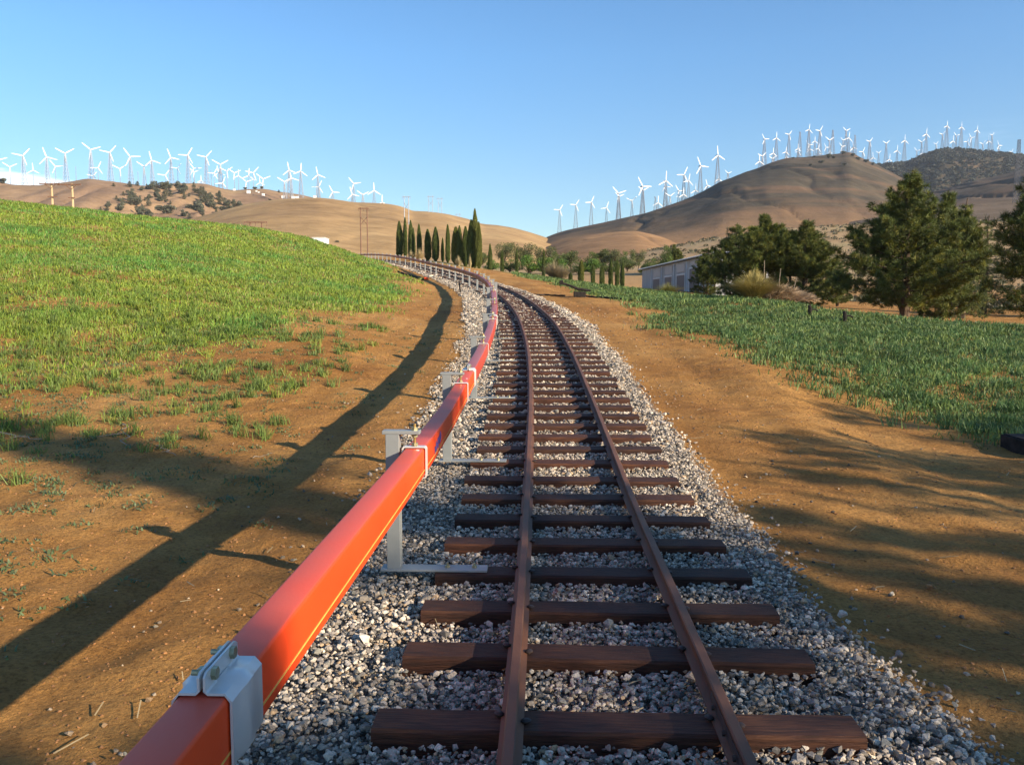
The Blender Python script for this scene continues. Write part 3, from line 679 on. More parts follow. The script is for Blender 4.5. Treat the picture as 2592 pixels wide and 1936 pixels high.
def ballast(y0, y1, per, size, layers):
    P_ = []; S_ = []
    for ly in range(layers):
        n = int((y1-y0)*3.1*per); Y = R_.uniform(y0, y1, n); e_ = 0
        t = R_.uniform(-1.72, 1.42, n); X = XC(Y)+t
        ex = R_.exponential(.055, n); keep = (t+ex > np.interp(Y, [4, 8], [-1.25, -1.55])+.13*fbm(Y*1.3, Y*0+3, 3)*1.6) & (t-ex < np.interp(Y, [3, 4.5, 12, 20], [1.2, 1.06, 1.06, 1.2])+.12*fbm(Y*1.1, Y*0+8, 3)*1.1)
        s = np.interp(Y, _yy, _s); dd = np.abs(s[:, None]-tieS[None, :]).min(1) if n < 60000 else np.abs(s-tieS[np.clip(np.searchsorted(tieS, s), 1, len(tieS)-1)]).clip(0)
        if n >= 60000:
            j = np.clip(np.searchsorted(tieS, s), 1, len(tieS)-1); dd = np.minimum(np.abs(s-tieS[j]), np.abs(s-tieS[j-1]))
        sz = size*np.exp(R_.normal(0, .33, n))*.5
        keep &= ~((dd < .083+sz*.75) & (np.abs(t) < .83+sz*.6))
        X, Y, t, sz = X[keep], Y[keep], t[keep], sz[keep]
        g = G(X, Y); crib = np.abs(t) < .85; z = g+np.where(crib, np.interp(Y, [4, 12, 40], [.022, .040, .055])+.018*ly+.012*fbm(X*6, Y*6, 2), .004+.022*ly+.015*fbm(X*5, Y*5, 2))+sz*.25
        P_.append(np.stack([X, Y, z], 1)); S_.append(sz)
    return np.concatenate(P_), np.concatenate(S_)
p1, q1 = ballast(1.35, 8, 1900, .0245, 3); p2, q2 = ballast(8, 19, 700, .036, 2); p3, q3 = ballast(19, 46, 210, .062, 2); p4, q4 = ballast(46, 125, 55, .12, 1)
pp = np.concatenate([p1, p2, p3, p4]); qq = np.concatenate([q1, q2, q3, q4])
V, Fc, Cc = scatter(pp, qq, stonecol(len(pp)))
tag(link('ballast', npmesh('ballast', V, [Fc], Cc), M_stone), kind='stuff')
# strays and pebbles lying on the dirt
n = 900; Y = 1.5+R_.random(n)**1.6*26; t = np.where(R_.random(n) < .5, -1, 1)*(1.35+R_.exponential(.9, n)); X = XC(Y)+t
sz = R_.uniform(.005, .016, n)*np.interp(Y, [3, 25], [1, 2.2]); sz = np.where((np.abs(t) < 2) & (R_.random(n) < .7), R_.uniform(.012, .022, n), sz)
V, Fc, Cc = scatter(np.stack([X, Y, G(X, Y)+sz*.3], 1), sz, stonecol(n)*np.array([.68, .62, .54]))
tag(link('pebbles', npmesh('pebbles', V, [Fc], Cc), M_pebble), kind='stuff')
# clods of the dirt itself
n = 34000; Y = 1.5+R_.random(n)**2.0*30; X = R_.uniform(-1, 1, n)*(1+Y*.68); t = X-XC(Y); k = (np.abs(t+.1) > 1.5); X, Y = X[k], Y[k]; n = len(X)
sz = (.003+.010*R_.random(n)**2.5)*np.interp(Y, [3, 25], [1, 3.2])
V, Fc, Cc = scatter(np.stack([X, Y, G(X, Y)], 1), sz, np.array([.36, .175, .065])*R_.uniform(.7, 1.15, (n, 1)))
tag(link('soil_clods', npmesh('soil_clods', V, [Fc], Cc), M_pebble), kind='stuff')
def rockthing(px, py, size, col, label):
    d = .5; 
    # find where the pixel ray meets the ground
    for d in np.arange(2, 40, .02):
        p = P(px, py, d)
        if p[2] < g1(p[0], p[1], bed=False): break
    V, Fc, Cc = scatter(np.array([[0, 0, size*.45]]), np.array([size]), np.array([col]))
    o = link('rock', npmesh('rock', V, [Fc], Cc), M_pebble); o.location = (p[0], p[1], g1(p[0], p[1], bed=False))
    tag(o, label, 'rock')
rockthing(2352, 1492, .034, (.36, .19, .08), 'fist-sized brown rock casting a long shadow on the right dirt strip')
rockthing(2258, 1506, .020, (.72, .62, .45), 'small pale chip of stone left of the brown rock on dirt')
# ------------------------------------------------------------------ grass
def blades(X, Y, h, wd, col, lean=.45, zoff=-.01, Z=None, az=None, seg=2):
    n = len(X); Z = (G(X, Y, bed=False) if Z is None else Z)+zoff
    a = R_.uniform(0, 6.283, n) if az is None else az; ln = np.abs(R_.normal(0, lean, n))*h
    dx, dy = np.cos(a)*ln, np.sin(a)*ln; b = R_.uniform(0, 6.283, n); wx, wy = np.cos(b)*wd/2, np.sin(b)*wd/2
    o = np.stack([X, Y, Z], 1); W_ = np.stack([wx, wy, np.zeros(n)], 1); D = np.stack([dx, dy, np.zeros(n)], 1); U = np.array([0, 0, 1.])
    h_ = h[:, None]
    v = np.stack([o-W_, o+W_, o+D*.35+U*h_*.62-W_*.75, o+D*.35+U*h_*.62+W_*.75, o+D+U*h_*(1-.25*np.minimum(ln[:, None]/h_, 1))], 1)
    i = (np.arange(n)*5)[:, None]
    q = i+np.array([[0, 1, 3, 2]]); t = i+np.array([[2, 3, 4]])
    sh = np.repeat(col[:, None, :], 5, 1)
    return v.reshape(-1, 3), [q, t], sh.reshape(-1, 3)
def merge(parts):
    V = []; Q = []; T = []; C = []; b = 0
    for v, (q, t), c in parts:
        V.append(v); Q.append(q+b); T.append(t+b); C.append(c); b += len(v)
    return np.concatenate(V), [np.concatenate(Q), np.concatenate(T)], np.concatenate(C)
def sample(n, y0, y1, side, pw=1.0):
    Y = y0*(y1/y0)**(R_.random(n)**pw)
    if side < 0: X = -R_.random(n)*(Y*.66+2.5)+.25*Y*0+np.where(Y > 40, .0, 0)
    else: X = R_.random(n)*(Y*.68+2.5)
    t_ = X-XC(np.clip(Y, 0, 150)); return X, Y, t_
def gcol(n, base, var=.25, yel=.2):
    c = np.array(base)*R_.uniform(1-var, 1+var, (n, 1)); k = R_.random(n) < yel; c[k] = c[k]*np.array([1.4, 1.15, .9]); return c
parts = []
# left field
n = 560000; X, Y, t = sample(n, 6.5, 120, -1, .75); l, _ = grass_mask(X, Y); cl = fbm(X*1.1, Y*1.1, 3)
k = R_.random(n) < l; X, Y, cl = X[k], Y[k], cl[k]; n = len(X)
h = R_.uniform(.04, .14, n)*(1+.8*np.clip(cl, -1, 1))*np.interp(Y, [8, 20, 60], [.7, 1.0, 1.5]); wd = .0035+.00075*Y
c = gcol(n, (.205, .31, .044), .38, .3); cool = sst(-.1, .4, fbm(X*.45+40, Y*.3, 4))[:, None]; c = c*(1-cool)+c*np.array([.60, .92, 1.2])*cool; st = (R_.random(n) < .05+.18*sst(.05, .4, fbm(X*.6+70, Y*.4, 3))); c[st] = np.array([.34, .29, .11])*R_.uniform(.7, 1.2, (st.sum(), 1))
parts.append(blades(X, Y, h, wd, c, .8))
# tufts: taller bunches rooted at one point
def tufts(X, Y, per, h0, base, lean=.5, wk=1):
    n = len(X); hh = h0*R_.uniform(.6, 1.35, n); X2 = np.repeat(X, per)+R_.normal(0, .035, n*per)*(1+np.repeat(Y, per)*.02); Y2 = np.repeat(Y, per)+R_.normal(0, .035, n*per)*(1+np.repeat(Y, per)*.02)
    h = np.repeat(hh, per)*R_.uniform(.5, 1, n*per); c = np.repeat(gcol(n, base, .2, .15), per, 0)*R_.uniform(.8, 1.2, (n*per, 1))
    return blades(X2, Y2, h, (.0035+.0006*Y2)*wk, c, lean)
n = 26000; X, Y, t = sample(n, 6.5, 100, -1, .9); l, _ = grass_mask(X, Y); k = (R_.random(n) < np.maximum(l*.26, .0)); parts.append(tufts(X[k], Y[k], 22, .19, (.19, .28, .045), .85))
n = 1500; X, Y, t = sample(n, 5.5, 18, -1); k = (t < -3.0) & (fbm(X*.8, Y*.8, 2) > -.1) & (R_.random(n) < sst(5.5, 12, Y)); parts.append(tufts(X[k], Y[k], 34, .17, (.16, .23, .055), .95))
# low broad leaved weeds near the camera
n = 3600; X, Y, t = sample(n, 3.2, 19, -1); k = (t < -2.0) & (R_.random(n) < sst(3.2, 8, -t+Y*.25)*.6*(.4+sst(-.3, .3, fbm(X*.9, Y*.9, 3)))+.012); X, Y = X[k], Y[k]; per = 20
X2 = np.repeat(X, per)+R_.normal(0, .055, len(X)*per); Y2 = np.repeat(Y, per)+R_.normal(0, .055, len(X)*per); parts.append(blades(X2, Y2, R_.uniform(.02, .05, len(X2)), R_.uniform(.010, .02, len(X2)), gcol(len(X2), (.12, .17, .075), .3, .1), 1.4))
v, f, c = merge(parts); tag(link('grass', npmesh('grass', v, f, c), M_grass), kind='stuff')
parts = []
# right strip: thicker and cooler green
n = 480000; X, Y, t = sample(n, 7, 130, 1, .8); _, r = grass_mask(X, Y); k = R_.random(n) < r; X, Y = X[k], Y[k]; n = len(X)
cl = fbm(X*.9+3, Y*.9, 3); h = R_.uniform(.04, .15, n)*(1+.7*cl)*np.interp(Y, [8, 60], [.85, 1.7]); wd = .0045+.0008*Y
c = gcol(n, (.125, .20, .060), .45, .3); c = c*(1+.35*fbm(X*.7, Y*.7+30, 3))[:, None]; parts.append(blades(X, Y, h, wd*1.25, c, .95))
n = 24000; X, Y, t = sample(n, 7, 90, 1, .9); _, r = grass_mask(X, Y); k = R_.random(n) < r*.35; parts.append(tufts(X[k], Y[k], 20, .18, (.10, .19, .06), .95, 1.2))
n = 1500; X, Y, t = sample(n, 6, 32, 1); _, r = grass_mask(X-.9, Y); k = (t > 2.6) & (R_.random(n) < r*.22+.012); X, Y = X[k], Y[k]; per = 18
X2 = np.repeat(X, per)+R_.normal(0, .06, len(X)*per); Y2 = np.repeat(Y, per)+R_.normal(0, .06, len(X)*per); parts.append(blades(X2, Y2, R_.uniform(.025, .07, len(X2)), R_.uniform(.010, .024, len(X2)), gcol(len(X2), (.09, .15, .05), .3, .15), 1.2))
v, f, c = merge(parts); tag(link('grass', npmesh('grass', v, f, c), M_grass), kind='stuff')
# straw and dead stalks on dirt and ballast
n = 500; Y = 2+R_.random(n)**1.4*20; X = R_.uniform(-1, 1, n)*(1+Y*.65); L_ = R_.uniform(.04, .16, n); a = R_.uniform(0, 6.28, n)
Z = G(X, Y)+.012+np.where(np.abs(X-XC(Y)) < 1.3, .045, 0); dx, dy = np.cos(a)*L_/2, np.sin(a)*L_/2; wx, wy = -np.sin(a)*.0022, np.cos(a)*.0022
v = np.stack([np.stack([X-dx-wx, Y-dy-wy, Z], 1), np.stack([X-dx+wx, Y-dy+wy, Z+.003], 1), np.stack([X+dx+wx, Y+dy+wy, Z+.012], 1), np.stack([X+dx-wx, Y+dy-wy, Z+.010], 1)], 1).reshape(-1, 3)
tag(link('straw', npmesh('straw', v, [(np.arange(n)*4)[:, None]+np.array([[0, 1, 2, 3]])], np.repeat(np.array([[.45, .36, .2]])*R_.uniform(.6, 1.2, (n, 1)), 4, 0)), M_straw), kind='stuff')
# a few larger twigs on the left dirt: things of their own
def ground_at(px, py, dmax=60):
    for d in np.arange(2, dmax, .03):
        p = P(px, py, d)
        if p[2] < g1(p[0], p[1], bed=True): return Vector((p[0], p[1], g1(p[0], p[1], bed=True)))
    return Vector(P(px, py, dmax))
def twig(px0, py0, px1, py1, r, label, kink=.1):
    a = ground_at(px0, py0); b = ground_at(px1, py1); mb = MB(); pts = []; n = 7; rn = random.Random(int(px0))
    side = (b-a).cross(Vector((0, 0, 1)))
    for i in range(n):
        q = a.lerp(b, i/(n-1))+side*rn.uniform(-kink, kink)*(1 if 0 < i < n-1 else 0); q.z += r*2+rn.uniform(0, .015); pts.append(q-a)
    mb.tube(pts, [r*(1-.08*i) for i in range(n)], 6); q = pts[3]; mb.tube([q, q+(b-a)*.18+side*.22+Vector((0, 0, .02))], [r*.7, r*.3], 5)
    o = link('twig', mb.mesh('twig', smooth=True), M_twig); o.location = a; tag(o, label, 'twig')
twig(0, 1103, 108, 1121, .010, 'long pale curved twig at the left edge of the photo on dirt')
twig(310, 1078, 322, 1132, .007, 'short dark forked twig standing between weeds left of the shadow')
twig(395, 1132, 446, 1160, .006, 'thin pale twig lying just below the forked dark twig')
twig(640, 1163, 690, 1150, .004, 'thin bleached stick beside the upper part of the beam shadow')
def tietwig():
    o, r, t = TIES[1]; mb = MB(); c = o+r*.52+Vector((0, 0, .004))
    mb.tube([c, c+r*.05+t*.03+Vector((0, 0, .012)), c+r*.10+t*.04+Vector((0, 0, .01)), c+r*.125+t*.09+Vector((0, 0, .03))], [.0028, .0025, .002, .0012], 5)
    mb.tube([c+r*.05+t*.03+Vector((0, 0, .012)), c+r*.09-t*.005+Vector((0, 0, .004))], [.002, .001], 5)
    mb.tube([c+r*.155-t*.05, c+r*.165+t*.03+Vector((0, 0, .02))], [.002, .0014], 5)
    q = link('twig', mb.mesh('twig'), M_twig); tag(q, 'small forked pale twig lying on a sleeper outside the right rail', 'twig')
tietwig()
# ------------------------------------------------------------------ trees
def needle_tufts(C, Dir, ln, wd, per, spread, col):
    """C centres, Dir unit directions: a brush of needles round each twig end"""
    n = len(C); D = np.repeat(Dir, per, 0); o = np.repeat(C, per, 0); r = R_.normal(size=(n*per, 3)); r /= np.linalg.norm(r, axis=1)[:, None]
    d = D*(1-spread)+r*spread; d /= np.linalg.norm(d, axis=1)[:, None]; L_ = (np.repeat(ln, per)*R_.uniform(.7, 1.15, n*per))[:, None]
    o = o-D*L_*R_.uniform(0, .55, (n*per, 1)); s = np.cross(d, R_.normal(size=(n*per, 3))); s /= np.linalg.norm(s, axis=1)[:, None]; s *= wd
    v = np.stack([o-s*.7, o+s*.7, o+d*L_*.6+s, o+d*L_], 1).reshape(-1, 3)
    i = (np.arange(n*per)*4)[:, None]; f = i+np.array([[0, 1, 2, 3]])
    return v, f, np.repeat(np.repeat(col, per, 0)*R_.uniform(.75, 1.25, (n*per, 1)), 4, 0)
def pine(H, R, seed, whorls=15, per=22, base=.10, pw=.75, lift=.35, tuft=.24, dens=1.0, leaders=2, col=(.112, .145, .034)):
    rn = random.Random(seed); mb = MB(); C = []; D = []; leaders_ = [(0, 0, H, R, base)]
    for k in range(leaders): a = rn.uniform(0, 6.28); q = rn.uniform(.25, .42)*R; leaders_.append((q*math.cos(a), q*math.sin(a), H*rn.uniform(.72, .9), R*.55, .45))
    for li, (lx, ly, h, rr, b0) in enumerate(leaders_):
        tp = [Vector((lx*min(1, i/3), ly*min(1, i/3), h*i/9)) + Vector((rn.uniform(-.05, .05)*i/4, rn.uniform(-.05, .05)*i/4, 0)) for i in range(10)]
        mb.tube(tp, [(.032*H if li == 0 else .015*H)*(1-.93*(i/9))+.01 for i in range(10)], 8)
        def at(z): i = min(8, int(z/h*9)); return tp[i].lerp(tp[i+1], z/h*9-i)
        W = int(whorls*(1 if li == 0 else .6))
        for wv in range(W):
            fz = b0+(1-b0)*(wv+rn.uniform(-.3, .3))/W; fz = max(b0, fz); nb = rn.randint(4, 7)
            for k in range(nb):
                az = 2*math.pi*k/nb+rn.uniform(-.5, .5); fr_ = (fz-b0)/(1-b0)
                Lb = rr*(max(.02, 1-fr_)**pw)*min(1, .62+fr_*2.2)*rn.uniform(.62, 1.12); Lb = max(Lb, .3)
                p0 = at(fz*h*.985); ca, sa = math.cos(az), math.sin(az); pts = []; m = 6
                droop = -.10 if fr_ < .3 else .12
                for j in range(m+1):
                    q = j/m; up = droop*q+lift*q*q*(1 if fr_ > .2 else .6)
                    pts.append(p0+Vector((ca*Lb*q, sa*Lb*q, up*Lb))+Vector((rn.uniform(-.03, .03), rn.uniform(-.03, .03), rn.uniform(-.03, .03)))*Lb*q)
                mb.tube(pts, [max(.006, .014*Lb*(1-.8*j/m)) for j in range(m+1)], 4, cap=False)
                nt_ = int(max(4, Lb*9*dens))
                for s in range(nt_):
                    q = 1-(rn.random()**1.5)*.78; j = min(m-1, int(q*m)); pp_ = pts[j].lerp(pts[j+1], q*m-j); di = (pts[j+1]-pts[j]).normalized()
                    sd = Vector((rn.gauss(0, 1), rn.gauss(0, 1), rn.gauss(0, .6))).normalized(); ext = rn.uniform(.0, .26)*Lb*(1.15-q)+rn.uniform(.02, .15)
                    pp_ = pp_+sd*ext; d2 = (di*.8+sd*.8+Vector((0, 0, .75))).normalized(); C.append(pp_[:]); D.append(d2[:])
    C = np.array(C); D = np.array(D); n = len(C); c = np.array(col)*R_.uniform(.65, 1.25, (n, 1)); k = R_.random(n) < .28; c[k] = c[k]*np.array([1.9, 1.5, 1.1])
    v, f, cc_ = needle_tufts(C, D, np.full(n, tuft), .011*tuft/.24, per, .55, c)
    crown = npmesh('crown', v, [f], cc_); crown.materials.append(M_needle)
    tr = mb.mesh('trunk', smooth=True); tr.materials.append(M_bark); return tr, crown
def cypress(H, R, seed, n=5200, col=(.125, .165, .040)):
    rn = random.Random(seed); z = R_.random(n)**.9; a = R_.uniform(0, 6.283, n); ph = rn.uniform(0, 9)
    prof = lambda q: np.clip(np.minimum((q+.02)*7, 1), 0, 1)*(1-np.clip((q-.35)/.65, 0, 1)**2.8*.90)
    lob = 1+.13*np.sin(a*3+ph+z*2.5)+.09*np.sin(a*5+ph*2-z*7); r = R*prof(z)*lob*R_.uniform(.80, 1.04, n)
    P_ = np.stack([np.cos(a)*r, np.sin(a)*r, z*H*.97+.05], 1); D = np.stack([np.cos(a)*.25, np.sin(a)*.25, np.ones(n)], 1)+R_.normal(0, .16, (n, 3)); D /= np.linalg.norm(D, axis=1)[:, None]
    c = np.array(col)*R_.uniform(.6, 1.3, (n, 1)); v, f, cc_ = needle_tufts(P_, D, np.full(n, H*.034), .0034*H, 3, .22, c)
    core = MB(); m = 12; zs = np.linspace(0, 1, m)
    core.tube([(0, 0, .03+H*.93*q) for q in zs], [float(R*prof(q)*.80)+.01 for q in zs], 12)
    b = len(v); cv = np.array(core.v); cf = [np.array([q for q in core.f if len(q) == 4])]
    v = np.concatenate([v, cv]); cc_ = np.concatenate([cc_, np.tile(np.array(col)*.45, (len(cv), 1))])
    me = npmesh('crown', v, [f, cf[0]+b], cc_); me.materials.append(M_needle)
    t = MB(); t.tube([(0, 0, -.2), (0, 0, H*.12)], [.05*R+.06, .05*R+.05], 6); tm = t.mesh('trunk'); tm.materials.append(M_bark)
    return tm, me
def leafy(H, R, seed, n=3600, col=(.12, .16, .04), leaf=.32, blobs=13, flat=.72, trunk=.25, tall=1):
    rn = random.Random(seed); mb = MB(); B = []
    for k in range(blobs):
        a = rn.uniform(0, 6.28); q = rn.random()**.6*R*.68; zz = H*(trunk+.12)+(H*(1-trunk)-.3*H)*rn.random()**.8*(1-.45*(q/R)**2); B.append((q*math.cos(a), q*math.sin(a), zz, R*rn.uniform(.26, .48)))
    th = H*trunk; mb.tube([(0, 0, -.3), (.02*H, 0, th*.6), (0, .02*H, th*1.1)], [.03*H, .024*H, .018*H], 7)
    for bx, by, bz, br in B: mb.tube([(0, 0, th*.9), (bx*.5, by*.5, (th+bz)/2*1.02), (bx, by, bz)], [.014*H, .009*H, .003*H], 5, cap=False)
    B = np.array(B); pk = R_.integers(0, len(B), n); d = R_.normal(size=(n, 3)); d /= np.linalg.norm(d, axis=1)[:, None]; rr = R_.random(n)**.40
    nzz = 1+.28*fbm(d[:, 0]*2.2+pk*3.1, d[:, 1]*2.2+d[:, 2]*2, 3)
    p = B[pk, :3]+d*(B[pk, 3]*rr*nzz)[:, None]*np.array([1, 1, flat]); s1 = R_.normal(size=(n, 3)); s1 /= np.linalg.norm(s1, axis=1)[:, None]; s2 = np.cross(s1, R_.normal(size=(n, 3))); s2 /= np.linalg.norm(s2, axis=1)[:, None]
    L_ = leaf*R_.uniform(.5, 1.2, (n, 1)); v = np.stack([p-s1*L_*.5, p+s2*L_*.3, p+s1*L_*.5, p-s2*L_*.3], 1).reshape(-1, 3); i = (np.arange(n)*4)[:, None]
    bc = R_.uniform(.7, 1.3, len(B))[pk][:, None]; c = np.array(col)*bc*R_.uniform(.7, 1.25, (n, 1))
    me = npmesh('crown', v, [i+np.array([[0, 1, 2, 3]])], np.repeat(c, 4, 0)); me.materials.append(M_leaf); tm = mb.mesh('trunk', smooth=True); tm.materials.append(M_bark)
    return tm, me
def place(name, meshes, loc, sc, rz, label, cat, group=None):
    e = empty(name, loc, rz); e.scale = sc if isinstance(sc, tuple) else (sc, sc, sc)
    link('trunk', meshes[0], None, e); link('crown', meshes[1], None, e); return tag(e, label, cat, group)
def zpx(py, px, d): return P(px, py, d)[2]
pn = [pine(7.4, 4.6, 21, 24, 24, .15, 1.0, .30, .26, 1.8, 1), pine(6, 2.8, 35, 17, 22, .05, .9, .55, .26, 1.9, 3), pine(7, 3.2, 51, 15, 20, .10, .65, .35, .27, 1.7, 2, (.10, .135, .034))]
ced = pine(6.8, 2.3, 77, 20, 16, .05, .95, -.05, .18, 1.3, 0, (.12, .155, .045))
GP = 'pine trees in the grove on the right'
def pl(k, px, d, toppy, H0, rz, label, rs=1, ms=None):
    x, y, _ = P(px, 760, d); z = g1(x, y, bed=False); H = zpx(toppy, px, d)-z; s = H/H0
    return place('pine_tree', ms or pn[k], (x, y, z-.05), (s*rs, s*rs, s), rz, label, 'pine tree', GP)
pl(0, 2291, 42, 428, 7.4, .4, 'large foreground pine with a bare lower trunk standing right of the pampas clump')
pl(1, 2385, 49, 480, 6, 2.0, 'tall pine close behind the right shoulder of the large foreground pine', .8)
pl(0, 2435, 54, 500, 6.8, 1.0, 'slender pale green feathery conifer right of the large foreground pine', 1.0, ced)
pl(0, 2490, 60, 545, 6.8, 2.4, 'second feathery conifer, between the slender one and the dark right-edge pine', 1.05, ced)
pl(2, 2660, 35, 395, 7, 1.7, 'dark pine cut off by the right edge of the photo', 1.0)
pl(1, 1933, 56, 537, 6, .2, 'tallest and middle pine of the group behind the pampas clump', 1.0)
pl(2, 1860, 60, 562, 7, 4.2, 'pine just left of the tallest one in the group behind the pampas clump', .95)
pl(1, 2035, 55, 552, 6, 3.6, 'wide pine at the right of the group behind the pampas clump', 1.15)
pl(2, 1790, 64, 622, 7, 5.0, 'small narrow dark pine overlapping the end of the grey shed', 1.0)
pl(2, 2120, 70, 655, 7, 2.9, 'low pine seen in the gap left of the large foreground pine', 1.0)
pl(1, 2700, 58, 520, 6, .9, 'pine mostly hidden behind the dark right-edge pine', 1)
# pines standing out of frame on the right: their shade falls across the foreground
pn.append(pine(7, 2.5, 91, 15, 18, .06, 1.0, .4, .26, .9, 0))
pn.append(pine(7, 3.6, 93, 13, 16, .06, .75, .4, .26, .75, 1))
_tips = [(-.4, 1.0, 10, 1), (-1.4, 2.0, 13, 1), (-1.3, 2.9, 14, 1), (-.8, 3.1, 14, 1), (.2, 2.6, 12, 4), (-3.3, 3.5, 16.5, 1), (-2.6, 2.3, 15, 1), (1.7, 2.9, 12, 1), (-5, 8.6, 21, 3), (-6.8, 10.0, 24, 3), (1.2, 6.7, 14, 3), (1.6, 8.2, 14, 4), (1.8, 9.8, 14, 4), (3.2, 12.0, 15, 4)]
_ow = ['first', 'second', 'third', 'fourth', 'fifth', 'sixth', 'seventh', 'eighth', 'ninth', 'tenth', 'eleventh', 'twelfth', 'thirteenth', 'fourteenth', 'fifteenth', 'sixteenth']
for i, (tx, ty, r_, k) in enumerate(_tips):
    x, y, s = tx+SX*r_, ty+SY*r_, .384*r_/(6 if k == 1 else 7)*1.03
    place('pine_tree', pn[k], (x, y, g1(x, y)), s, i*1.3, 'unseen pine right of the frame, casting the %s shadow counted from the camera' % _ow[i], 'pine tree', 'pines out of frame whose shade reaches the track')
# cypresses
cy = [cypress(8, .72, 5), cypress(8, .60, 6), cypress(8, .80, 9), cypress(8, .9, 12, col=(.18, .20, .040))]
ordn = ['leftmost', 'second', 'third', 'fourth', 'fifth', 'sixth', 'seventh', 'eighth', 'ninth', 'tenth', 'eleventh', 'twelfth', 'thirteenth', 'fourteenth', 'fifteenth']
tall = [(258, 490, 82, 122, 0), (333, 443, 62, 124, 1), (402, 478, 66, 121, 0), (436, 575, 42, 120, 2), (508, 528, 72, 119, 1), (617, 590, 76, 118, 2), (718, 563, 86, 117, 0), (808, 703, 48, 117, 1), (872, 530, 68, 116, 1), (975, 560, 92, 114, 3), (1022, 545, 70, 113, 0), (1098, 553, 80, 113, 2), (1172, 470, 104, 111, 0), (1218, 330, 70, 111, 3), (1268, 495, 62, 110, 3)]
for i, (zx, zy, zw, d, k) in enumerate(tall):
    px = zx/5.027+960; py = zy/5.027+460; x, y, _ = P(px, 650, d); z = g1(x, y); H = zpx(py, px, d)-z; wd = zw/5.027*d/F_/2
    lab = ('tallest cypress with a ragged bent tip near the right end of the tall row' if i == 13 else '%s cypress%s in the tall row beyond the bend' % (ordn[i], ' from the left' if i else ''))
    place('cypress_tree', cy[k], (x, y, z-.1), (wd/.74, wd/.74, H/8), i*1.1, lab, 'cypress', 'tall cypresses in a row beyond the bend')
low = [(1240.5, 615, 12, 103, 0), (1271, 631, 12, 98, 1), (1308, 628, 11, 94, 1), (1376, 629, 10.5, 88, 1), (1411, 649, 9, 96, 2), (1444.5, 687, 10.5, 82, 2), (1471, 655, 13, 80, 3), (1500.5, 667, 12, 76, 0), (1523.5, 668, 13, 73, 2), (1546, 652, 12.5, 71, 0), (1562, 654, 14, 70, 1), (1575.5, 658, 11, 68, 2)]
for i, (px, py, wp, d, k) in enumerate(low):
    x, y, _ = P(px, 700, d); z = g1(x, y); H = zpx(py, px, d)-z; wd = wp*d/F_/2
    lab = 'shortest stubby cypress among the low row' if i == 5 else '%s cypress%s in the low row along the green verge' % (ordn[i], ' from the left' if i else '')
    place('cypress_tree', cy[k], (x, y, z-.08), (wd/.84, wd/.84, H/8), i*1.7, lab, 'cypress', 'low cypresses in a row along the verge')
# broadleaf trees beyond
lf = [leafy(9, 4.6, 3, 3800, (.12, .15, .045), .42), leafy(9, 4.6, 8, 3800, (.105, .155, .030), .42, 16, .8, .12), leafy(9, 4.2, 13, 3200, (.15, .165, .06), .36, 12, .75, .25), leafy(6, 4.6, 15, 3600, (.10, .185, .028), .40, 14, .7, .06)]
band = [(1222, 633, 50, 190, 0), (1276, 601, 62, 195, 2), (1322, 601, 84, 200, 2), (1378, 612, 62, 196, 2), (1412, 630, 50, 190, 1), (1444, 627, 66, 196, 0), (1501, 629, 56, 190, 1), (1528, 623, 66, 200, 0), (1556, 621, 60, 196, 2), (1589, 628, 50, 192, 1), (1616, 620, 44, 198, 2), (1648, 648, 56, 180, 1),
        (1240, 652, 56, 165, 3), (1290, 650, 60, 168, 1), (1338, 640, 84, 165, 3), (1384, 646, 60, 165, 3), (1424, 650, 60, 165, 3), (1466, 656, 52, 160, 1), (1500, 651, 62, 160, 3), (1545, 655, 60, 158, 1), (1588, 652, 62, 162, 0), (1632, 664, 46, 150, 1)]
oo = ['leftmost', 'second', 'third', 'fourth', 'fifth', 'sixth', 'seventh', 'eighth', 'ninth', 'tenth', 'eleventh', 'twelfth']
kind = ['grey-green broadleaf tree', 'dark green bushy tree', 'pale olive airy tree', 'bright green bushy tree']
for i, (px, py, wp, d, k) in enumerate(band):
    x, y, _ = P(px, 690, d); z = g1(x, y); hh = zpx(py, px, d)-z; r = wp*d/F_/2; H0, R0 = ((9, 4.6), (9, 4.6), (9, 4.2), (6, 4.6))[k]
    bk = i < 12; o_ = oo[i if bk else i-12]
    place('broadleaf_tree', lf[k], (x, y, z-.2), (r/R0*1.08, r/R0*1.08, hh/H0), i*2.3, '%s, %s%s in the %s' % (kind[k], o_, ' from left' if 'left' not in o_ else '', 'back line below the hill' if bk else 'front line of the tree belt'), 'tree', 'broadleaf trees in the belt below the hills')
x, y, _ = P(1704, 690, 150); z = g1(x, y)
place('pine_tree', pn[1], (x, y, z-.1), (.78, .78, (zpx(616, 1704, 150)-z)/6), 2.2, 'lone conifer standing behind the grey shed roof', 'pine tree')
x, y, _ = P(1688, 700, 148); z = g1(x, y)
place('shrub', lf[1], (x, y, z), (.36, .36, .62), 1.2, 'low dark shrub beside the lone conifer behind the shed', 'shrub')
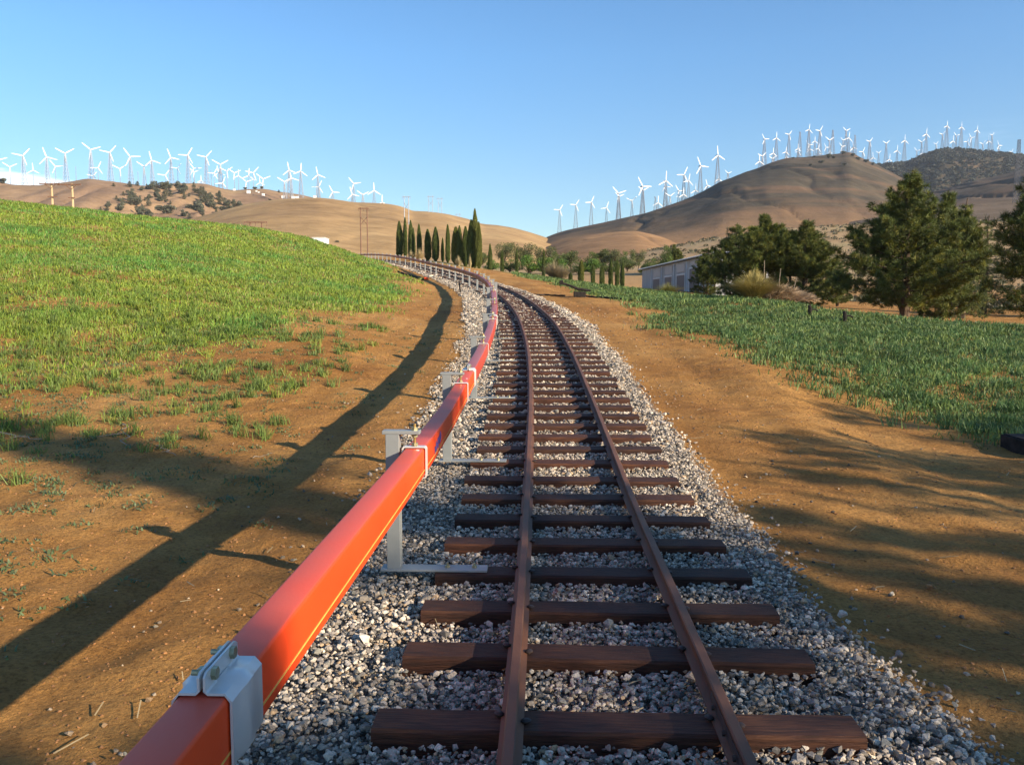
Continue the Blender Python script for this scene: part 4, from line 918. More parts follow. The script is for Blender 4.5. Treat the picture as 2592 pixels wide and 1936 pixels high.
# ------------------------------------------------------------------ wind turbines
def lattice_mesh(hb=.085, ht=.012, lv=9, th=.0055):
    mb = MB(); C4 = [(-1, -1), (1, -1), (1, 1), (-1, 1)]
    w_ = lambda z: hb+(ht-hb)*z
    zs = [1-(1-i/lv)**1.15 for i in range(lv+1)]
    for a, b in C4: mb.tube([(a*hb, b*hb, 0), (a*ht, b*ht, 1)], th, 4)
    for i in range(lv):
        z0, z1 = zs[i], zs[i+1]
        for k in range(4):
            a, b = C4[k], C4[(k+1) % 4]
            mb.tube([(a[0]*w_(z0), a[1]*w_(z0), z0), (b[0]*w_(z1), b[1]*w_(z1), z1)], th*.55, 3, cap=False); mb.tube([(b[0]*w_(z0), b[1]*w_(z0), z0), (a[0]*w_(z1), a[1]*w_(z1), z1)], th*.55, 3, cap=False)
            mb.tube([(a[0]*w_(z1), a[1]*w_(z1), z1), (b[0]*w_(z1), b[1]*w_(z1), z1)], th*.5, 3, cap=False)
    return mb.mesh('tower')
TW = lattice_mesh(); TW.materials.append(M_latt)
mb = MB(); mb.tube([(0, 0, 0), (0, 0, .5), (0, 0, 1)], [.020, .016, .011], 8); TP = mb.mesh('tower'); TP.materials.append(M_latt)
def blade_mesh():
    mb = MB(); st = [(.03, .020, .020), (.12, .055, .022), (.25, .062, .018), (.6, .048, .011), (.92, .036, .006), (1.0, .018, .004)]; vs = []
    for r, c, t_ in st: vs += [(-c*.9, 0, r), (-c*.2, -t_, r), (c*.95, 0, r), (-c*.2, t_, r)]
    fs = [(3, 2, 1, 0)]
    for i in range(len(st)-1):
        for k in range(4): j = (k+1) % 4; fs.append((i*4+k, i*4+j, i*4+4+j, i*4+4+k))
    n = (len(st)-1)*4; fs.append((n, n+1, n+2, n+3)); mb.add(vs, fs); return mb.mesh('blade')
BL = blade_mesh(); BL.materials.append(M_blade)
mb = MB(); mb.box((-.055, .02, -.055), (.055, .30, .055)); mb.tube([(0, -.05, 0), (0, -.02, 0), (0, .05, 0)], [.02, .055, .06], 8); NC = mb.mesh('nacelle'); NC.materials.append(mat('nacelle_grey', (.34, .34, .35), (.44, .44, .45), 1, .5))
ORD = ['first', 'second', 'third', 'fourth', 'fifth', 'sixth', 'seventh', 'eighth', 'ninth', 'tenth', 'eleventh', 'twelfth', 'thirteenth', 'fourteenth', 'fifteenth', 'sixteenth', 'seventeenth', 'eighteenth', 'nineteenth']
TENS = {2: 'twent', 3: 'thirt', 4: 'fort', 5: 'fift'}
def ordw(i):   # 1-based
    if i < 20: return ORD[i-1]
    t_, u_ = divmod(i, 10); return TENS[t_]+('ieth' if u_ == 0 else 'y-'+ORD[u_-1])
AXY = math.atan2(.42, .9)       # the rotors look towards camera right
TURB = []
def t1(z, ox, oy, rows, grp, defd):
    for r in rows:
        hx, hy, by, rr = r[0]/z+ox, r[1]/z+oy, r[2]/z+oy, r[3]/z; a = r[4] if len(r) > 4 else 90
        TURB.append([hx, hy, by, rr, a, grp, defd])
LG = 'wind turbines along the left ridge'; CG = 'wind turbines above the golden hill'; RG = 'wind turbines climbing the right hillside'; DG = 'wind turbines over the dark wooded hilltops'
t1(4.254, 0, 330, [(-30, 325, 575, 100, 20), (105, 395, 575, 80, 28), (245, 275, 590, 105, 50), (355, 430, 600, 75, 92), (500, 290, 575, 105, 108), (595, 390, 570, 80, 128), (700, 250, 555, 105, 32), (815, 395, 555, 0), (975, 210, 525, 105, 140), (1000, 492, 530, 60, 48), (1055, 405, 570, 75, 65), (1180, 240, 545, 100, 50), (1290, 415, 580, 80, 155), (1400, 285, 575, 105, 125), (1485, 450, 600, 0), (1550, 390, 600, 85, 148), (1632, 325, 600, 95, 103), (1780, 485, 590, 80, 55), (1838, 295, 575, 95, 110), (1912, 410, 575, 65, 55), (2020, 270, 565, 95, 60), (2085, 410, 575, 80, 125), (2090, 450, 580, 62, 140), (2165, 540, 572, 50, 90)], LG, 1000)
t1(4.254, 500, 350, [(90, 205, 485, 92, 50), (38, 470, 485, 70, 90), (245, 285, 505, 95, 32), (145, 350, 495, 0), (178, 378, 505, 70, 60), (225, 370, 530, 72, 100), (270, 485, 545, 75, 68), (315, 355, 520, 75, 38), (395, 375, 545, 75, 25), (440, 405, 555, 65, 88), (550, 405, 555, 80, 84), (525, 470, 545, 72, 140), (600, 375, 525, 85, 50), (705, 440, 535, 85, 143), (672, 480, 535, 55, 95)], LG, 1000)
t1(4.254, 500, 350, [(985, 345, 600, 85, 100), (935, 470, 585, 85, 150), (1010, 430, 600, 85, 105), (1110, 355, 610, 85, 85), (1295, 395, 645, 85, 102), (1305, 525, 645, 75, 65), (1455, 580, 668, 75, 118), (1680, 490, 695, 80, 130), (1665, 605, 695, 80, 107), (1780, 610, 698, 75, 147), (1900, 565, 702, 85, 92), (1988, 690, 712, 80, 90)], CG, 950)
t1(4.254, 1380, 330, [(155, 860, 1115, 72, 60), (330, 805, 1060, 72, 60), (497, 775, 1032, 75, 68), (660, 835, 1000, 72, 72), (790, 680, 972, 100, 135), (797, 712, 972, 66, 25), (935, 760, 930, 75, 157), (1050, 605, 905, 112, 118), (1057, 648, 905, 75, 145), (1187, 720, 855, 0), (1215, 780, 855, 75, 88), (1300, 545, 825, 105, 88), (1292, 605, 820, 72, 112), (1345, 710, 805, 70, 150), (1440, 655, 768, 75, 122), (1495, 480, 748, 95, 68), (1545, 540, 725, 75, 80), (1490, 690, 748, 72, 90), (1620, 645, 700, 75, 90), (1675, 385, 668, 103, 112), (1745, 595, 655, 68, 105), (1860, 270, 590, 100, 95), (1868, 525, 580, 68, 92), (1970, 465, 530, 52, 30)], RG, 950)
t1(3.107, 1880, 280, [(132, 400, 455, 52, 92), (155, 360, 440, 48, 50), (172, 225, 350, 46, 118), (240, 335, 410, 44, 88), (235, 380, 415, 38, 150), (266, 215, 390, 46, 90), (340, 325, 385, 40, 85), (344, 365, 385, 25, 100), (365, 190, 380, 44, 60), (452, 170, 300, 0), (435, 300, 378, 36, 90), (440, 325, 378, 40, 75), (522, 150, 335, 44, 85), (520, 272, 365, 45, 122), (527, 303, 365, 42, 100), (568, 240, 355, 38, 90), (608, 160, 355, 48, 65), (595, 300, 350, 38, 80), (602, 343, 352, 32, 10), (655, 290, 350, 34, 115), (683, 235, 348, 50, 142), (710, 155, 335, 0), (687, 325, 348, 24, 90), (815, 160, 325, 45, 35), (835, 215, 325, 46, 85), (790, 235, 328, 34, 35), (780, 285, 328, 40, 125), (870, 290, 332, 42, 100), (853, 305, 332, 26, 110), (885, 195, 335, 0), (945, 325, 365, 42, 70), (1000, 245, 402, 42, 60), (1025, 370, 402, 42, 95), (1070, 335, 422, 34, 50), (1130, 260, 415, 42, 50), (1155, 385, 412, 44, 88), (1215, 315, 415, 44, 88), (1275, 235, 412, 46, 90), (1370, 320, 378, 40, 30), (1408, 250, 365, 46, 150), (1412, 335, 362, 28, 90), (1445, 185, 345, 48, 88), (1522, 265, 322, 32, 60), (1572, 190, 305, 40, 60), (1608, 120, 303, 40, 88), (1655, 240, 303, 44, 90), (1680, 200, 305, 42, 32), (1722, 130, 308, 40, 90), (1768, 245, 308, 44, 75), (1797, 215, 312, 40, 120), (1845, 155, 318, 40, 88), (1888, 265, 322, 40, 60), (1935, 240, 328, 40, 95), (1962, 195, 330, 32, 60), (2015, 275, 335, 40, 110), (2015, 305, 335, 26, 150), (2115, 325, 345, 30, 70)], DG, 1500)
def ridge_d(px, g):
    h = hL if g == LG else hC if g == CG else hR if (g == RG or px < 2200) else hF
    return float(np.interp(px, *h.dr)), h
TURB.sort(key=lambda q: q[0]); cnt = {}
for hx, hy, by, rr, a, grp, dd in TURB:
    d, h = ridge_d(hx, grp); d += random.uniform(2, 12); x, y, zh = P(hx, hy, d)
    sx_ = np.interp(hx, h.sx, h.sy); ysurf = h.pt([hx], [1.0])[0]; zb = P(hx, by, d)[2]
    # stand the tower on the slope: the surface just behind the crest
    zb = min(zb, float(ysurf[2])+.2)-1.5
    R = (rr if rr else 0)*d/F_; Ht = zh-zb
    cnt[grp] = cnt.get(grp, 0)+1; pl_ = 'lattice' if (rr == 0 or rr*1.0 > 12) else 'slim lattice'
    nm = {LG: 'along the left ridge', CG: 'above the golden hill', RG: 'climbing the right hillside', DG: 'over the dark right hilltops'}[grp]
    pole = (grp == LG and by-hy < 48)
    if rr:
        lab = 'white turbine on %s %s, %s from left %s' % ('short' if by-hy < 45 else 'tall', 'pole tower' if pole else 'lattice tower', ordw(cnt[grp]), nm)
    else: lab = 'bare mast without blades, %s tower from left %s' % (ordw(cnt[grp]), nm)
    e = empty('wind_turbine' if rr else 'turbine_mast', (x, y, zb)); tag(e, lab, 'wind turbine' if rr else 'mast', grp)
    s = max(Ht, 14)*(1.0 if not pole else .8)
    q = link('tower', TP if pole else TW, None, e); q.scale = (s if s > 20 else 20, s if s > 20 else 20, Ht)
    nz_ = link('nacelle', NC, None, e); nr = R if rr else 7; nz_.location = (0, 0, Ht); nz_.scale = (nr, nr, nr); nz_.rotation_euler = (0, 0, AXY)
    if rr:
        # photo angle to angle in the rotor's own plane
        va = math.atan2(x, y); rel = AXY+0*va; c_ = max(.35, abs(math.cos(AXY-(-va))))
        for k in range(3):
            th = rad(a+120*k); ip = math.atan2(math.sin(rad(a)), math.cos(rad(a))/c_)+k*2*math.pi/3
            b = link('blade', BL, None, e); b.scale = (R, R, R)
            m = Matrix.Translation((0, 0, Ht)) @ Matrix.Rotation(AXY, 4, 'Z') @ Matrix.Translation((0, -.03*R, 0)) @ Matrix.Rotation(math.pi/2-ip, 4, 'Y') @ Matrix.Rotation(rad(16), 4, 'Z') @ Matrix.Scale(R, 4)
            b.matrix_local = m
# ------------------------------------------------------------------ trees and brush on the hills
ht = [leafy(10, 4.6, 101, 1500, (.17, .18, .12), 1.1, 9, .9, .08), pine(11, 4.0, 102, 9, 9, .05, .9, .3, .9, .8, 0, (.14, .16, .11)), leafy(7, 5, 103, 1200, (.16, .165, .11), 1.1, 8, .7, .05)]
rn = random.Random(8); npl = 0; pts = []
pol = [(225, 545), (290, 505), (330, 485), (380, 472), (450, 468), (500, 478), (560, 500), (610, 520), (575, 545), (470, 565), (360, 566), (250, 560)]
def inpoly(x, y, P_):
    c = False; n = len(P_)
    for i in range(n):
        x1, y1 = P_[i]; x2, y2 = P_[(i+1) % n]
        if (y1 > y) != (y2 > y) and x < (x2-x1)*(y-y1)/(y2-y1)+x1: c = not c
    return c
fixed = [(268, 538, 15), (328, 520, 20), (305, 535, 18), (352, 548, 15), (420, 545, 22), (395, 500, 14), (345, 540, 16), (508, 500, 22), (520, 515, 24), (555, 510, 22), (570, 522, 18), (604, 525, 14), (535, 528, 20), (500, 530, 18), (455, 495, 15), (180, 538, 14)]
for px, py, hpx in fixed: pts.append((px, py, hpx))
while len(pts) < 74:
    px, py = rn.uniform(225, 612), rn.uniform(468, 566)
    if inpoly(px, py, pol) and all((px-a)**2+(py-b)**2 > 70 for a, b, c in pts): pts.append((px, py, rn.uniform(8, 19)))
pts.sort()
for i, (px, py, hpx) in enumerate(pts):
    q = hL.onpix(px, py); k = rn.choice([0, 0, 1, 1, 2]); H = hpx*1.3*q[1]/F_; H0 = (10, 11, 7)[k]
    lab = 'grey hillside %s, %s from left in the patch under the left turbines' % ('conifer' if k == 1 else 'oak', ordw(i+1)) if i < 59 else 'grey hillside %s, %s from right in the patch under the left turbines' % ('conifer' if k == 1 else 'oak', ordw(len(pts)-i))
    place('hillside_tree', ht[k], (q[0], q[1], q[2]-.5), (H/H0*rn.uniform(1.1, 1.5), H/H0*rn.uniform(1.1, 1.5), H/H0), rn.uniform(0, 6), lab, 'tree', 'trees on the far left hillside')
for i, (px, py, hpx, hill, lab) in enumerate([(5, 466, 18, hL, 'dark round bush on the crest at the left edge of the photo'), (287, 473, 11, hL, 'lone round bush left of the pair of conifers on the left crest'), (328, 474, 17, hL, 'left one of two conifers standing up from the left crest'), (348, 471, 14, hL, 'right one of two conifers standing up from the left crest'), (622, 480, 8, hL, 'left dark bush on the crest where the left turbines crowd'), (645, 480, 9, hL, 'middle dark bush on the crest where the left turbines crowd'), (661, 478, 9, hL, 'right dark bush on the crest where the left turbines crowd'), (706, 488, 9, hL, 'small conical tree alone on the crest right of the crowded turbines'), (684, 506, 8, hC, 'lone dark shrub near the top left of the golden hill'), (850, 614, 9, hC, 'low green shrub at the foot of the golden hill right of the white box'),
        (2008, 402, 6, hR, 'small dark bush on the left shoulder of the brown dome'), (2062, 399, 6, hR, 'small dark bush beside the two clustered turbines on the brown dome'), (2096, 401, 13, hR, 'large dark bush left of the top of the brown dome'), (2080, 414, 11, hR, 'dark bush below the crest left of the brown dome top'), (2112, 402, 10, hR, 'dark bush between the large one and the dome top'), (2133, 391, 10, hR, 'dark bush crowning the top of the brown dome'), (2158, 396, 10, hR, 'first dark bush down the right flank of the brown dome'), (2174, 406, 11, hR, 'second dark bush down the right flank of the brown dome'), (2192, 412, 10, hR, 'third dark bush down the right flank of the brown dome'), (2208, 419, 9, hR, 'fourth dark bush down the right flank of the brown dome'), (2139, 420, 10, hR, 'isolated round bush on the face of the brown dome'), (2052, 421, 8, hR, 'flat dark bush on the face left of the dome gully'), (1397, 628, 8, hC, 'dark bush at the right foot of the golden hill')]):
    q = hill.onpix(px, py); k = 1 if 'conif' in lab or 'conical' in lab else 2; H = hpx*q[1]/F_
    place('bush', ht[k], (q[0], q[1], q[2]-.6), (H/(7, 7, 7)[0]*1.15,)*2+(H/(10, 11, 7)[k],), i*1.9, lab, 'bush' if k == 2 else 'tree')
# woodland on the far right hill and scrub: nobody could count it
def clumpfield(name, hill, fn, n, size, col, per=26, leaf=.42):
    C = []; S = []
    while len(C) < n:
        px, t = random.uniform(hill.x0, hill.x1), random.uniform(.02, 1.02)
        if not fn(px, t): continue
        C.append(hill.pt([px], [t])[0]); S.append(size*random.uniform(.5, 1.3))
    C = np.array(C); S = np.array(S); m = len(C); d = R_.normal(size=(m*per, 3)); d /= np.linalg.norm(d, axis=1)[:, None]; d[:, 2] = np.abs(d[:, 2]); s_ = np.repeat(S, per)[:, None]
    p = np.repeat(C, per, 0)+d*s_*R_.uniform(.6, 1.05, (m*per, 1))*np.array([1, 1, .85]); a = R_.normal(size=(m*per, 3)); a /= np.linalg.norm(a, axis=1)[:, None]; b = np.cross(a, R_.normal(size=(m*per, 3))); b /= np.linalg.norm(b, axis=1)[:, None]
    L_ = s_*leaf; v = np.stack([p-a*L_, p+b*L_*.7, p+a*L_, p-b*L_*.7], 1).reshape(-1, 3); c = np.repeat(np.array(col)*R_.uniform(.6, 1.4, (m, 1)), per*4, 0)
    o = link(name, npmesh(name, v, [(np.arange(m*per)*4)[:, None]+np.array([[0, 1, 2, 3]])], c), M_leaf); tag(o, kind='stuff'); return o
clumpfield('woodland', hF, lambda px, t: px > 2190 and t > .12 and random.random() < (1.0 if float(fbm(px/60, t*6, 3)) > -.45 else .25), 11000, 3.8, (.060, .070, .055))
def scrub():
    n = 3400; px = R_.uniform(1640, 3000, n); d = 80*(420/80)**R_.random(n); xs = (px-1296)/F_*d; ys = d; k = (fbm(xs/18, ys/30, 3) > -.35) & (xs > 12+(ys-80)*.05) & ~((ys < 135) & (xs < 36)); xs, ys = xs[k], ys[k]; z = G(xs, ys); m = len(xs); per = 16
    S = R_.uniform(.25, .8, m)*np.interp(ys, [80, 400], [.7, 1.9]); s_ = np.repeat(S, per)[:, None]; d_ = R_.normal(size=(m*per, 3)); d_ /= np.linalg.norm(d_, axis=1)[:, None]; d_[:, 2] = np.abs(d_[:, 2])
    p = np.repeat(np.stack([xs, ys, z], 1), per, 0)+d_*s_*np.array([1, 1, .7]); a = R_.normal(size=(m*per, 3)); a /= np.linalg.norm(a, axis=1)[:, None]; b = np.cross(a, R_.normal(size=(m*per, 3))); b /= np.linalg.norm(b, axis=1)[:, None]
    L_ = s_*.45; v = np.stack([p-a*L_, p+b*L_*.6, p+a*L_, p-b*L_*.6], 1).reshape(-1, 3); col = np.where(R_.random((m, 1)) < .4, np.array([[.24, .20, .12]]), np.array([[.18, .17, .10]]))*R_.uniform(.7, 1.3, (m, 1))
    tag(link('sagebrush', npmesh('sagebrush', v, [(np.arange(m*per)*4)[:, None]+np.array([[0, 1, 2, 3]])], np.repeat(col, per*4, 0)), M_leaf), kind='stuff')
scrub()
# ------------------------------------------------------------------ poles
def pole(name, px, top, base, d, r, m, cat, label, arm=None, grp=None, ins=True, loc=None):
    x, y, zt = P(px, top, d); zb = P(px, base, d)[2]
    if loc is None: zb = min(zb, zt-2)
    e = empty(name, (x, y, zb)); H = zt-zb; mb = MB(); mb.tube([(0, 0, -1), (0, 0, H)], [r*1.15, r*.85], 8); link('pole', mb.mesh('pole', smooth=True), m, e)
    for (a0, a1, az_, hh) in (arm or []):
        w0, w1 = a0*d/F_, a1*d/F_; mb = MB(); z = H-az_*d/F_; mb.box((w0, -r*1.6, z-hh), (w1, -r*.9, z+hh)); link('crossarm', mb.mesh('crossarm'), M_dwood, e)
        if ins and az_ < 5:
            for q in (w0*.95, w0*.45, w1*.45, w1*.95):
                mb = MB(); mb.tube([(q, -r*1.25, z+hh), (q, -r*1.25, z+hh+.14)], [.05, .04], 6); link('insulator', mb.mesh('insulator'), M_dwood, e)
    tag(e, label, cat, grp); return e, H
def brace(e, pts, r, m):
    mb = MB(); mb.tube(pts, r, 4); link('brace', mb.mesh('brace'), m, e)
d = 118
e, H = pole('utility_pole', 130, 464, 552, d, .16, M_wood, 'utility pole', 'left one of two pale timber poles with crossarms beyond the grass field', [(-28, 22, 2.5, .075), (-9, 14, 34, .06)], 'pale timber poles beyond the grass field')
k = d/F_; brace(e, [(-14*k, -.25, H-3*k), (0, -.25, H-14*k)], .04, M_dwood); brace(e, [(13*k, -.25, H-3*k), (0, -.25, H-14*k)], .04, M_dwood)
e, H = pole('utility_pole', 182, 466, 556, d, .16, M_wood, 'utility pole', 'right one of two pale timber poles with crossarms beyond the grass field', [(-34, 24, 2.5, .075), (-9, 8, 34, .06)], 'pale timber poles beyond the grass field')
brace(e, [(-14*k, -.25, H-3*k), (0, -.25, H-14*k)], .04, M_dwood); brace(e, [(13*k, -.25, H-3*k), (0, -.25, H-14*k)], .04, M_dwood)
def hframe(pxa, pxb, top, base, d, r, over, label, m=M_dwood, brc=None, drop=None, arm_y=3):
    xa, y, zt = P(pxa, top, d); xb = P(pxb, top, d)[0]; zb = P(pxa, base, d)[2]; e = empty('power_pylon', ((xa+xb)/2, y, zb)); H = zt-zb; w_ = (xb-xa)/2; k = d/F_
    for s in (-1, 1): mb = MB(); mb.tube([(s*w_, 0, -2), (s*w_, 0, H)], [r*1.1, r*.85], 6); link('pole', mb.mesh('pole', smooth=True), m, e)
    mb = MB(); z = H-arm_y*k; mb.box((-w_-over*k, -r*1.8, z-r*.8), (w_+over*k, -r*.9, z+r*.8)); link('crossarm', mb.mesh('crossarm'), m, e)
    if brc:
        mb = MB(); mb.tube([(-w_, -r, H-brc[0]*k), (w_, -r, H-brc[1]*k)], r*.5, 4); mb.tube([(w_, r, H-brc[0]*k), (-w_, r, H-brc[1]*k)], r*.5, 4); link('brace', mb.mesh('brace'), m, e)
    for q in (-w_-over*k*.95, 0, w_+over*k*.95):
        mb = MB(); mb.tube([(q, -r*1.35, z-r*.8), (q, -r*1.35, z-r*.8-(drop or 5)*k)], r*.35, 5); link('insulator', mb.mesh('insulator'), m, e)
    tag(e, label, 'power pylon', 'twin-pole power line pylons')
hframe(633, 662, 561, 600, 260, .22, 15, 'low twin-pole timber frame showing above the grass field left of the white box', drop=8, arm_y=2)
hframe(912, 929, 525, 638, 330, .22, 5, 'tall twin-pole frame standing before the golden hill left of the cypresses', brc=(24, 42))
hframe(1023, 1034, 496, 570, 560, .26, 5, 'leftmost twin-pole pylon rising on the skyline above the cypresses', M_latt, (18, 34))
hframe(1085, 1095, 495, 552, 800, .26, 4, 'middle twin-pole pylon rising on the skyline above the cypresses', M_latt, (12, 26))
hframe(1109, 1118, 500, 542, 900, .26, 4, 'right twin-pole pylon rising on the skyline above the cypresses', M_latt, (12, 26))
hframe(1156, 1163, 540, 556, 980, .26, 4, 'smallest pylon barely clearing the skyline right of the tallest cypress', M_latt)
# big lattice mast at the right edge
x, y, zt = P(2580, 354, 420); zb = P(2582, 470, 420)[2]-8; e = empty('transmission_tower', (x, y, zb)); q = link('tower', lattice_mesh(.035, .016, 14, .0032), mat('dark_lattice', (.09, .10, .12), (.13, .14, .16), 1, .6), e); H = zt-zb; q.scale = (H, H, H)
tag(e, 'tall dark lattice transmission tower at the right edge of the photo', 'transmission tower')
# transformer boxes dotted along the left crest
mbx = MB(); mbx.box((-1.2, -.9, 0), (1.2, .9, 2.1)); mbx.box((-1.28, -.98, 2.1), (1.28, .98, 2.22)); BXM = mbx.mesh('equipment_box', .05); BXM.materials.append(M_white)
bx = [(593, 483, 1), (629, 490, 1.4), (649, 486, .7), (655, 489, .7), (666, 496, 1.1), (716, 503, 1.2), (742, 492, 1.3), (752, 493, 1.2), (797, 501, 1)]
for i, (px, py, s) in enumerate(bx):
    q = (hL if px < 740 else hC).onpix(px, py); o = link('equipment_box', BXM, None, None, (q[0], q[1], q[2]-.3)); o.scale = (s, s, s); tag(o, 'small white equipment box, %s from the left on the crest below the turbines' % ordw(i+1), 'equipment box', 'white equipment boxes on the left crest')
# white box beyond the field crest
x0, y, z0 = P(791, 634, 96); x1 = P(822, 600, 96)[0]; zt = P(806, 602, 96)[2]; mb = MB(); mb.box((0, 0, -.6), (x1-x0, 2.2, zt-z0)); mb.box((-.05, -.05, zt-z0), (x1-x0+.05, 2.25, zt-z0+.05))
o = link('white_trailer', mb.mesh('white_trailer', .03), M_white, None, (x0, y, z0)); tag(o, 'white rectangular box trailer showing above the far edge of the green field', 'trailer')
# ------------------------------------------------------------------ grey shed
bd = empty('metal_shed', (19.35, 83, 1.7)); tag(bd, 'long grey metal shed with dark roller doors behind the pines', 'shed')
mb = MB(); Lg = 47.; Wd = 5.; Hg = 3.95
mb.box((0, 0, -1), (Wd, Lg, Hg)); link('wall', mb.mesh('wall'), M_metal, bd)
mb = MB()
yy = 0.0
while yy < Lg: mb.box((-.035, yy, -1), (-.002, yy+.10, Hg-.05)); yy += .62
link('cladding_rib', mb.mesh('cladding_rib'), M_metal, bd)
mb = MB(); n = 110
prof = []
for i in range(n+1):
    y_ = -.4+(Lg+.8)*i/n; zz = .07 if i % 2 else 0; prof.append((y_, zz))
vs = []; fs = []
for (y_, zz) in prof: vs += [(-.55, y_, Hg+.10+zz), (Wd+.5, y_, Hg+.32+zz), (-.55, y_, Hg+.03+zz*.9), (Wd+.5, y_, Hg+.25+zz)]
for i in range(n): b = i*4; fs += [(b, b+1, b+5, b+4), (b+2, b+6, b+7, b+3), (b, b+4, b+6, b+2), (b+1, b+3, b+7, b+5)]
mb.add(vs, fs); link('roof', mb.mesh('roof'), M_metal2, bd)
for (a, b, top) in [(31.0, 36.5, 2.35), (22.4, 27.5, 2.4), (14.6, 19.4, 2.4), (6.9, 12.1, 2.95)]:
    mb = MB(); mb.box((-.06, a, -.9), (-.036, b, top))
    z_ = -.8
    while z_ < top-.1: mb.box((-.072, a+.05, z_), (-.0605, b-.05, z_+.10)); z_ += .2
    dr_ = link('roller_door', mb.mesh('roller_door'), M_door, bd); mb = MB(); mb.box((-.10, a-.14, -.9), (-.037, a-.001, top+.14)); mb.box((-.10, b+.001, -.9), (-.037, b+.14, top+.14)); mb.box((-.10, a, top+.001), (-.037, b, top+.14)); link('door_frame', mb.mesh('door_frame'), M_metal2, dr_)
    mb = MB(); mb.box((-.050, a+.2, top+.35), (-.036, b-.2, Hg-.25)); link('wall_panel', mb.mesh('wall_panel'), mat('smooth_grey_panel', (.30, .31, .34), (.36, .38, .41), 1, .4), bd)
for y_ in (37.6, 29.6, 20.9, 13.3, 4.8):
    mb = MB(); mb.tube([(-.12, y_, -.8), (-.12, y_, Hg-.1)], .06, 8); link('downpipe', mb.mesh('downpipe', smooth=True), M_metal2, bd)
# ------------------------------------------------------------------ pampas and dry clumps
def pampas(H, R, n, seed, col, lean=.9, w=.014):
    rn = np.random.default_rng(seed); a = rn.uniform(0, 6.283, n); q = rn.random(n)**.6; L_ = H*rn.uniform(.7, 1.15, n); m = 6; vs = []
    o = np.stack([np.cos(a)*q*R*.22, np.sin(a)*q*R*.22, np.zeros(n)], 1); out = np.stack([np.cos(a), np.sin(a), np.zeros(n)], 1); sd = np.stack([-np.sin(a), np.cos(a), np.zeros(n)], 1)
    wd = w; rows = []
    for j in range(m):
        s = j/(m-1); p = o+out*(R*q*lean*s**1.6)[:, None]+np.array([0, 0, 1.])*(L_*(s-.55*q*s**2.4))[:, None]; w_ = wd*(1-.8*s); rows += [p-sd*w_, p+sd*w_]
    v = np.stack(rows, 1).reshape(-1, 3); i = (np.arange(n)*2*m)[:, None]; f = np.concatenate([i+np.array([[2*j, 2*j+1, 2*j+3, 2*j+2]]) for j in range(m-1)]); c = np.repeat(np.array(col)*rn.uniform(.6, 1.25, (n, 1)), 2*m, 0); return v, f, c
def pamp(px, py, d, H, R, n, seed, col, label, stalks=0, lean=.9, dead=None):
    x, y, _ = P(px, py, d); z = g1(x, y); e = empty('pampas_grass', (x, y, z)); v, f, c = pampas(H, R, n, seed, col, lean); link('blades', npmesh('blades', v, [f], c), M_straw, e)
    if dead:
        m_ = 520; th = R_.uniform(0, 6.283, m_); el = R_.uniform(.0, 1.5, m_); nn = np.stack([np.cos(th)*np.cos(el), np.sin(th)*np.cos(el), np.sin(el)], 1)
        cpt = nn*np.array([R*.85, R*.6, H*.40])*R_.uniform(.6, 1, (m_, 1)); cpt[:, 2] *= np.clip(1-.45*cpt[:, 0]/R, .3, 1.6); cpt[:, 0] += R*.85
        dd_ = nn*.6+np.array([.55, -.1, -.15])+R_.normal(0, .25, (m_, 3)); dd_ /= np.linalg.norm(dd_, axis=1)[:, None]
        v, f, c = needle_tufts(cpt, dd_, R_.uniform(.18, .40, m_), .013, 9, .3, np.array(dead)*R_.uniform(.6, 1.3, (m_, 1))); link('dead_thatch', npmesh('dead_thatch', v, [f], c), M_straw, e)
    for k in range(stalks):
        mb = MB(); q = (.25+.42*k)*R; h_ = H*(1.35-.28*k); mb.tube([(q, 0, 0), (q+.03, 0, h_*.6), (q+.02+.05*k, 0, h_)], [.02, .016, .012], 5); link('stalk', mb.mesh('stalk'), M_twig, e)
    tag(e, label, 'pampas grass')
pamp(1908, 768, 35, 1.18, 1.45, 2600, 3, (.52, .43, .15), 'large golden pampas clump with brown dead thatch in front of the pines', 3, .95, (.50, .38, .25))
pamp(1401, 708, 84, 1.9, 1.5, 900, 5, (.42, .33, .19), 'dry tan grass clump beside the fourth low cypress', 0, 1.1)
pamp(1424, 710, 83, 1.6, 1.3, 700, 6, (.38, .30, .18), 'second dry tan clump, right of the one by the fourth low cypress', 0, 1.1)
pamp(1160, 670, 106, 1.5, .9, 400, 7, (.62, .50, .27), 'pale dry grass plume at the foot of the cypress cluster', 0, .7)
pamp(1190, 678, 104, 2.0, .45, 260, 8, (.66, .53, .28), 'upright pale plume before the tight cypress cluster', 0, .5)
pamp(1062, 662, 112, 1.8, 1.2, 500, 9, (.60, .48, .24), 'spreading straw-coloured clump between the fifth and sixth tall cypresses', 0, .9)
pamp(1040, 660, 113, 1.5, .8, 300, 10, (.55, .45, .25), 'small straw-coloured clump at the foot of the third tall cypress', 0, .8)
pamp(1690, 752, 55, .75, 1.3, 700, 12, (.34, .33, .10), 'low yellow-green tussock in front of the shed roller doors', 0, 1.1)
